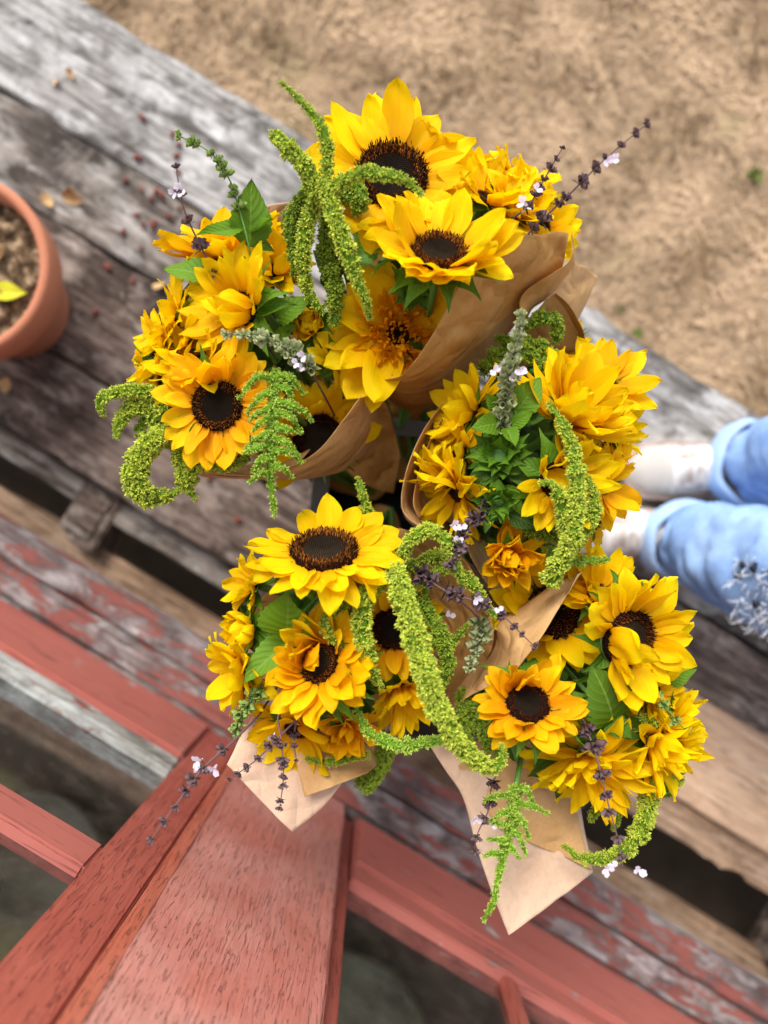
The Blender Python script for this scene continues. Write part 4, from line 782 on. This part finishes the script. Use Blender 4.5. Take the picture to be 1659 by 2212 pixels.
for b, lb, lf in [
  ('B','long green leaf in the middle of the left bouquet',[(600,690,.77,665,640,.75,1.,0),(590,740,.78,640,700,.77,.9,0)]),
  ('A','dark green leaf behind the hanging lime tassels',[(735,600,.79,680,535,.77,1.1,1),(700,620,.8,745,560,.79,1,1)]),
  ('D','toothed green leaf under the large open sunflower',[(620,1370,.725,628,1262,.705,1.5,0),(620,1380,.76,690,1320,.75,1.,1)]),
  ('D','narrow green leaf pointing down left to the basil',[(625,1385,.745,528,1470,.725,.9,0,.3),(760,1500,.79,800,1600,.8,.8,1)]),
  ('E','broad folded green leaf in the middle of the lower right bouquet',[(1325,1560,.745,1295,1450,.72,1.35,0,.2),(1310,1550,.75,1370,1600,.73,1.1,1),(1320,1560,.75,1420,1590,.74,.9,1),(1300,1565,.75,1250,1600,.74,1,1)]),
  ('E','large dark leaf between the orange and the spiky sunflower',[(1240,1590,.77,1150,1690,.76,1.1,1),(1230,1600,.78,1195,1715,.775,1.1,1),(1130,1640,.78,1085,1600,.78,1,1)]),
  ('E','small green leaf sticking out at the right rim',[(1440,1470,.78,1508,1448,.77,1.2,0)]),
  ('C','bright green leaves beside the pale basil spike',[(1115,890,.72,1170,815,.71,1.2,0),(1080,915,.725,1018,925,.71,1.3,0),(1105,920,.72,1155,888,.71,1.1,0),(1075,885,.73,1045,850,.72,1.1,0),(1095,925,.72,1112,975,.71,1.,0),(1115,905,.73,1180,905,.72,1,1),(1060,1010,.735,1010,1040,.73,1.1,1),(1090,1050,.735,1130,1110,.73,1.1,0),(1055,1090,.735,1045,1150,.74,1.1,1),(1100,1110,.74,1160,1140,.745,1,1)]),
  ('C','dark leaves at the lower end of the right bouquet',[(1160,1180,.78,1130,1260,.78,.9,1),(1190,1200,.79,1250,1200,.78,1,0),(1060,1110,.79,1110,1130,.79,1,1)]),
]:
    r0 = P(*lf[0][:3]); t = thing('leafy_stem', lb, 'leaf', r0, 'single larger leaves')
    for q in lf: add_leaf(t, r0, *q)
    G = GATHER[b]-r0; tube('stem', crom([Vector((0,0,0)), G*.5+Vector((0,0,-.03)), G+Vector((0,0,-.12))], 8), .0025, STEM, t)

#PERSON
# ------------------------------------------------------------------ person standing at the right
def skin(name, vs, es, rad, mat, parent, sub=2, disp=0, sc_=12, root=0):
    me = bpy.data.meshes.new(name); me.from_pydata([tuple(v) for v in vs], es, []); o = bpy.data.objects.new(name, me); COL.objects.link(o)
    o.modifiers.new('skin', 'SKIN'); s_ = me.skin_vertices[0].data
    for i, r_ in enumerate(rad): s_[i].radius = (r_, r_) if not hasattr(r_, '__len__') else r_
    s_[root].use_root = True; m_ = o.modifiers.new('sub', 'SUBSURF'); m_.levels = sub; m_.render_levels = sub
    dg = bpy.context.evaluated_depsgraph_get(); nm = bpy.data.meshes.new_from_object(o.evaluated_get(dg)); o.modifiers.clear(); o.data = nm; nm.materials.clear(); nm.materials.append(mat)
    if disp:
        nm.update(); nrm = [v.normal.copy() for v in nm.vertices]
        for v, q in zip(nm.vertices, nrm):
            c = Vector((v.co.x, v.co.y, v.co.z*1.9)); v.co += q*disp*(.5*noise.noise(c*sc_)-1.3*max(0, .22-abs(noise.noise(c*sc_*1.1+Vector((5,0,0)))))-.5*max(0, .2-abs(noise.noise(c*sc_*2.3))))
    nm.polygons.foreach_set('use_smooth', [True]*len(nm.polygons)); o.parent = parent; return o
pr = Vector((.72, .07, 0)); person = thing('person', 'person in light blue ripped jeans and white sneakers standing on the deck', 'person', pr)
SKIN_M = m_plain('skin', (.50,.28,.20), .5, .06, 20, bump=.05); SHIRT = m_plain('shirt', (.55,.55,.52), .8, .1, 60)
jm = Mat('denim', .85, .15); co = jm.coords('Object'); f = jm.noise(co, 11, 6, .6, .4); wv = jm.noise(jm.coords('Object', (1,1,1)), 420, 2)
c = jm.mix(jm.ramp(f, [(.35,(0,0,0)),(.65,(1,1,1))]), (.085,.20,.50), (.29,.46,.78)); c = jm.mix(jm.math('MULTIPLY', wv, .3), c, (.5,.62,.8)); jm.color(c); jm.bump(f, .4, .01); DENIM = jm.m
fa, fb = Vector((.665,.143,0)), Vector((.545,.022,0))     # ankles
def V3(*a): return Vector(a)
hips = V3(.84,.055,.88)
body_v = [hips, V3(.85,.05,1.02), V3(.86,.05,1.18), V3(.865,.05,1.33), V3(.86,.05,1.42), V3(.855,.05,1.47), V3(.845,.05,1.56), V3(.85,.05,1.64),
  V3(.84,.145,.84), V3(.765,.16,.50), V3(.70,.147,.09), V3(.84,-.035,.84), V3(.685,-.065,.49), V3(.59,.018,.09),
  V3(.865,.20,1.38), V3(.88,.27,1.12), V3(.78,.24,.92), V3(.865,-.10,1.38), V3(.88,-.17,1.12), V3(.78,-.14,.92)]
body_e = [(0,1),(1,2),(2,3),(3,4),(4,5),(5,6),(6,7),(0,8),(8,9),(9,10),(0,11),(11,12),(12,13),(3,14),(14,15),(15,16),(3,17),(17,18),(18,19)]
rad = [(.12,.10),(.11,.09),(.12,.09),(.12,.08),.05,.05,.085,.07,.08,.052,.036,.08,.052,.036,.045,.036,.024,.045,.036,.024]
for hx in (16, 19):      # fingers
    for k in range(4):
        bi = len(body_v); base = body_v[hx]; q = (k-1.5)*.019; body_v += [base+V3(-.035, q, -.065), base+V3(-.05, q*1.1, -.105-.006*(k in (1,2))), base+V3(-.045, q*1.1, -.135-.008*(k in (1,2)))]
        body_e += [(hx, bi),(bi,bi+1),(bi+1,bi+2)]; rad += [.009,.0085,.007]
    bi = len(body_v); body_v += [base+V3(-.04,.035,-.03), base+V3(-.06,.045,-.06)]; body_e += [(hx,bi),(bi,bi+1)]; rad += [.010,.008]
skin('body', [v-pr for v in body_v], body_e, rad, SKIN_M, person)
jv = [hips+V3(0,0,.06), hips, V3(.84,.140,.82), V3(.80,.155,.66), V3(.765,.16,.50), V3(.735,.155,.32), V3(.692,.146,.16), V3(.672,.144,.055), V3(.84,-.030,.82), V3(.76,-.045,.66), V3(.685,-.065,.49), V3(.620,-.048,.32), V3(.578,-.010,.17), V3(.548,.014,.055)]
JO = skin('jeans', [v-pr for v in jv], [(0,1),(1,2),(2,3),(3,4),(4,5),(5,6),(6,7),(1,8),(8,9),(9,10),(10,11),(11,12),(12,13)], [(.135,.115),(.14,.12),.10,.092,.088,.088,.086,.080,.10,.10,.105,.106,.094,.074], DENIM, person, 4, .026, 13); JM = JO.data
skin('shirt', [v-pr for v in (V3(.84,.055,.86), V3(.85,.05,1.02), V3(.86,.05,1.18), V3(.865,.05,1.34), V3(.86,.05,1.42), V3(.865,.20,1.37), V3(.877,.245,1.22), V3(.865,-.10,1.37), V3(.877,-.145,1.22))], [(0,1),(1,2),(2,3),(3,4),(3,5),(5,6),(3,7),(7,8)], [(.15,.13),(.14,.12),(.145,.115),(.135,.095),.06,.062,.055,.062,.055], SHIRT, person, 2, .006, 10)
hv, hf = lathe([(.001,.13),(.05,.125),(.085,.095),(.102,.05),(.104,.0),(.10,-.06),(.094,-.14),(.08,-.2)], 24); hv = [Vector(v)+V3(.868,.05,1.615)-pr for v, in zip(hv)]
hf = [q for q in hf if not all(hv[k].x < (.845-pr.x) and hv[k].z < 1.665 for k in q)]
o = ob('hair', mesh('hair', hv, hf, mats=[m_plain('hair', (.06,.035,.02), .6)]), person)
for sy in (-1, 1):
    v, f_ = lathe([(.001,-.011),(.008,-.008),(.011,0),(.008,.008),(.001,.011)], 10); ob('eye', mesh('eye', [Vector(q)+V3(.772,.05+sy*.03,1.60)-pr for q in v], f_, mats=[m_plain('eye', (.7,.7,.7), .2)]), person)
v, f_, _, _ = tube_geo([(.765,.05,1.605),(.752,.05,1.575),(.765,.05,1.562)], [.006,.011,.007], 8); ob('nose', mesh('nose', [Vector(q)-pr for q in v], f_, mats=[SKIN_M]), person)
v, f_, _, _ = tube_geo([(.772,.028,1.535),(.765,.05,1.533),(.772,.072,1.535)], [.003,.006,.003], 6); ob('mouth', mesh('mouth', [Vector(q)-pr for q in v], f_, mats=[m_plain('lips', (.5,.18,.16), .4)]), person)
_s = Mat('white_canvas', .85, .15); _n = _s.noise(_s.coords('Object'), 28, 6, .7); _s.color(_s.ramp(_n, [(.36,(.30,.24,.21)),(.48,(.56,.51,.47)),(.60,(.72,.69,.66))])); _s.bump(_n, .5, .004); SHOE = _s.m; SOLE = m_plain('sole_rubber', (.42,.34,.31), .6, .15, 14); LACE = m_plain('lace', (.78,.77,.76), .8); TOE = m_plain('toe_cap', (.47,.44,.40), .6, .25, 26)
def shoe(ankle, ang):
    a = Matrix.Translation(ankle-pr) @ Matrix.Rotation(ang, 4, 'Z')     # +X local = towards the toe
    xs = [-.075,-.06,-.02,.03,.08,.125,.165,.19,.20]; wd = [.022,.034,.038,.040,.046,.050,.044,.026,.004]; ht = [.07,.088,.095,.092,.078,.062,.050,.038,.025]
    V = []; F = []; seg = 12
    for x, w_, h in zip(xs, wd, ht):
        for k in range(seg):
            an = math.pi*k/(seg-1); V.append((x, w_*math.cos(an)*(1 if abs(math.cos(an)) > .5 else .96), .018+(h-.018)*math.sin(an)**.8))
    for i in range(len(xs)-1):
        for k in range(seg-1): q = i*seg+k; F.append((q, q+1, q+seg+1, q+seg))
    s_ = ob('shoe', mesh('shoe', V, F, mats=[SHOE, TOE], midx=[1 if i >= 5*(seg-1) else 0 for i in range(len(F))]), person, M=a)
    V = []; F = []; ol = []
    for x, w_ in zip(xs, wd): ol.append((x, w_+.006))
    ring = [(x*1.02, y) for x, y in ol]+[(x*1.02, -y) for x, y in ol[::-1]]; n = len(ring)
    for z_ in (.001, .026): V += [(x, y, z_) for x, y in ring]
    F = [(k, (k+1) % n, n+(k+1) % n, n+k) for k in range(n)]+[tuple(range(n))[::-1], tuple(range(n, 2*n))]
    ob('sole', mesh('sole', V, F, False, mats=[SOLE]), s_)
    for i in range(5):
        x = .035+i*.018; z_ = np.interp(x, xs, ht)+.002; v, f_, _, _ = tube_geo([(x,-.022,z_-.012),(x+.003,0,z_),(x,.022,z_-.012)], [.003]*3, 6); ob('lace', mesh('lace', v, f_, mats=[LACE]), s_)
    v, f_, _, _ = tube_geo([(.0,.044,.028),(.07,.047,.028),(.13,.053,.028),(.18,.036,.028),(.205,0,.028),(.18,-.036,.028),(.13,-.053,.028),(.07,-.047,.028)], [.003]*8, 6); ob('pink_stripe', mesh('pink_stripe', v, f_, mats=[m_plain('pink_trim', (.42,.31,.28), .6)]), s_)
shoe(fa+V3(0,0,.001), math.pi+.02); shoe(fb+V3(0,0,.001), math.pi-.03)
CUFFM = m_plain('cuff_denim', (.36,.52,.78), .85, .22, 30, bump=.5)
for a0, a1, r_ in ((V3(.672,.144,.045), V3(.692,.146,.16), .072), (V3(.548,.014,.045), V3(.578,-.010,.17), .068)):
    v, f_ = lathe([(r_*.90,0),(r_*1.04,-.002),(r_*1.09,.006),(r_*1.10,.036),(r_*1.05,.044),(r_*.97,.043)], 40)
    v = [(x*(1+.05*math.sin(5*math.atan2(y, x)+z*30)), y*(1+.05*math.cos(3*math.atan2(y, x))), z+.003*math.sin(6*math.atan2(y, x))) for x, y, z in v]
    ax_ = (a1-a0).normalized(); cf = ob('cuff', mesh('cuff', v, f_, mats=[CUFFM]), person, M=Matrix.Translation(a0-pr) @ ax_.to_track_quat('Z','Y').to_matrix().to_4x4())
# frayed rip
th_m = m_plain('white_threads', (.75,.78,.85), .9); geo = []; hol = []; random.seed(11)
for v in JM.vertices:
    q = v.co+pr; dd = H-q.z
    if dd < .2: continue
    uu, vv = NU+q.x/dd*FU, NV-q.y/dd*FU
    if 1590 < uu < 1700 and 1215+(uu-1600)*.2 < vv < 1395 and v.normal.z > -.1 and v.normal.x < .6 and q.y < .05 and random.random() < .55:
        for _ in range(3):
            e = Vector((random.uniform(-1,1), random.uniform(-1,1), random.uniform(-1,1)))*.013; p = v.co+v.normal*.003+e*.3; geo.append(tube_geo([p, p+e*.6+v.normal*.005, p+e*1.2], [.0008,.0007,.0004], 4)[:2])
        if random.random() < .07: e = Vector((random.uniform(-1,1), random.uniform(-1,1), random.uniform(-1,1)))*.008; hol.append(tube_geo([v.co-e, v.co+v.normal*.003, v.co+e], [.003,.006,.002], 5)[:2])
if geo:
    v, f_ = join_geo(geo); ob('frayed_threads', mesh('frayed_threads', v, f_, mats=[th_m]), person)['kind'] = 'stuff'
if hol:
    v, f_ = join_geo(hol); ob('torn_holes', mesh('torn_holes', v, f_, mats=[m_plain('dark_tear', (.02,.025,.05), .9)]), person)['kind'] = 'stuff'

# ------------------------------------------------------------------ small things on the deck
husk = None; v, f_ = lathe([(.001,-.3),(.45,-.2),(.6,.05),(.4,.3),(.001,.36)], 7); v = [(x*(1+.3*math.sin(7*y)), y*.6, z+.3) for x, y, z in v]; hm = mesh('husk', v, f_, mats=[HUSK])
spots = [(random.gauss(360,60), random.gauss(430,65)) for _ in range(26)]+[(random.uniform(200,640), random.uniform(560,1130)) for _ in range(30)]
for u, v_ in spots:
    if v_ > 900+.6*u or v_ < .6*u-60: continue
    p = P(u, v_, H-.004); s_ = random.uniform(.009,.017)
    if abs((p.dot(N_))-.21) < .01 or abs(p.dot(N_)-.37) < .01 or abs(p.dot(N_)+.003) < .01: continue
    o = thing('husk', 'small reddish brown husk fallen on the grey deck', 'seed husk', (p.x, p.y, .001), 'husks fallen on the deck', hm, rz=random.uniform(0,6)); o.scale = (s_,)*3
DL = [leaf_mesh(70+i, .42, .12, .5, random.uniform(.8,1.8), DRYL) for i in range(3)]
for i, (u, v_, L, lb) in enumerate([(160,440,62,'curled tan dry leaf right of the terracotta pot'),(112,432,48,'tan dry leaf touching the pot side of the deck'),(118,172,28,'small dry leaf near the top left deck edge'),(150,165,34,'dry leaf next to the small one at the top left'),(20,835,44,'dry leaf below the terracotta pot'),(345,610,40,'tan dry leaf beside the left bouquet')]):
    p = P(u, v_, H-.006); o = thing('dry_leaf', lb, 'dry leaf', (p.x, p.y, .003), 'dry leaves on the deck', DL[i % 3], rz=i*1.9); k = L/1149; o.scale = (k, k, k*.6)
for i in range(5):
    a = i*1.3+.4; rr = .06+.03*(i%2); k = .04; o = thing('dry_leaf', ['crumpled dry leaf on the pot soil nearest the camera','crumpled dry leaf at the back of the pot','crumpled dry leaf against the inner pot rim','crumpled dry leaf in the middle of the pot','crumpled dry leaf beside the yellow leaf in the pot'][i], 'dry leaf', (pc.x+rr*math.cos(a), pc.y+rr*math.sin(a), .190), 'dry leaves in the pot', DL[i % 3], rz=a*2); o.scale = (k,k,k*.6)
YL = leaf_mesh(90, .3, 0, .3, -.3, m_leaf('leaf_yellow', (.55,.50,.02), (.65,.62,.03))); p = P(-10, 628, 1.20)
o = thing('yellow_leaf', 'yellow green leaf lying on the soil in the terracotta pot', 'leaf', p, None, YL, rz=R(-95)); o.scale = (.055,.055,.04)
tw = tube_geo(crom([(0,0,0),(.05,.01,.002),(.12,-.01,.001)], 8), [.002]*8, 5)
p0, p1, p2, p3 = P(1478,1492,1.38), P(1700,1632,1.38), P(1640,1740,1.38), P(1432,1602,1.38)
bp = board('plywood_offcut', p0.dot(E), p0.dot(E)+.52, -.105, .078, .0045, 0.0155, m_wood('fresh_tan', [(.34,.20,.12),(.50,.33,.21),(.58,.40,.27),(.66,.50,.37)], blotch=.45), None, .001, 3, 8); bp['label'] = 'tan wood offcut lying on the deck right of the lower right bouquet'; bp['category'] = 'wood offcut'
for i, (u, v_, L, a) in enumerate([(250,330,.05,.3),(520,1010,.04,1.4),(300,690,.06,2.2),(1330,760,.05,.8),(1560,1440,.06,2.6),(90,880,.05,.2)]):
    p = P(u, v_, H-.004); q = [(0,0,0),(L*.5,L*.08,.003),(L,-L*.05,.001)]; v, f_, _, _ = tube_geo(crom(q, 7), [.0014]*7, 5)
    thing('twig', ['short twig on the pale deck plank at the top left','short twig near the hanging bright plume','short twig right of the terracotta pot','short twig on the grey plank at the right','short twig below the jeans','short twig at the lower left deck edge'][i], 'twig', (p.x, p.y, .003), 'twigs on the deck', mesh('twig', v, f_, mats=[W_BROWN]), rz=a)
def weed(u, v_, s_, lb):
    p = P(u, v_, H-GZ-.03); t = thing('weed', lb, 'weed', (p.x, p.y, GZ), 'green weeds in the dry lawn')
    for k in range(5): a = k*1.26; ob('leaf', LV[k], t, M=Matrix.Rotation(a,4,'Z') @ Matrix.Rotation(.6,4,'X') @ Matrix.Scale(s_, 4))
weed(1345,660,.018,'small green weed in the dry lawn nearest the folded kraft paper'); weed(1382,712,.02,'green weed at the lawn edge above the deck corner'); weed(1640,370,.03,'green weed at the right edge of the dry lawn')
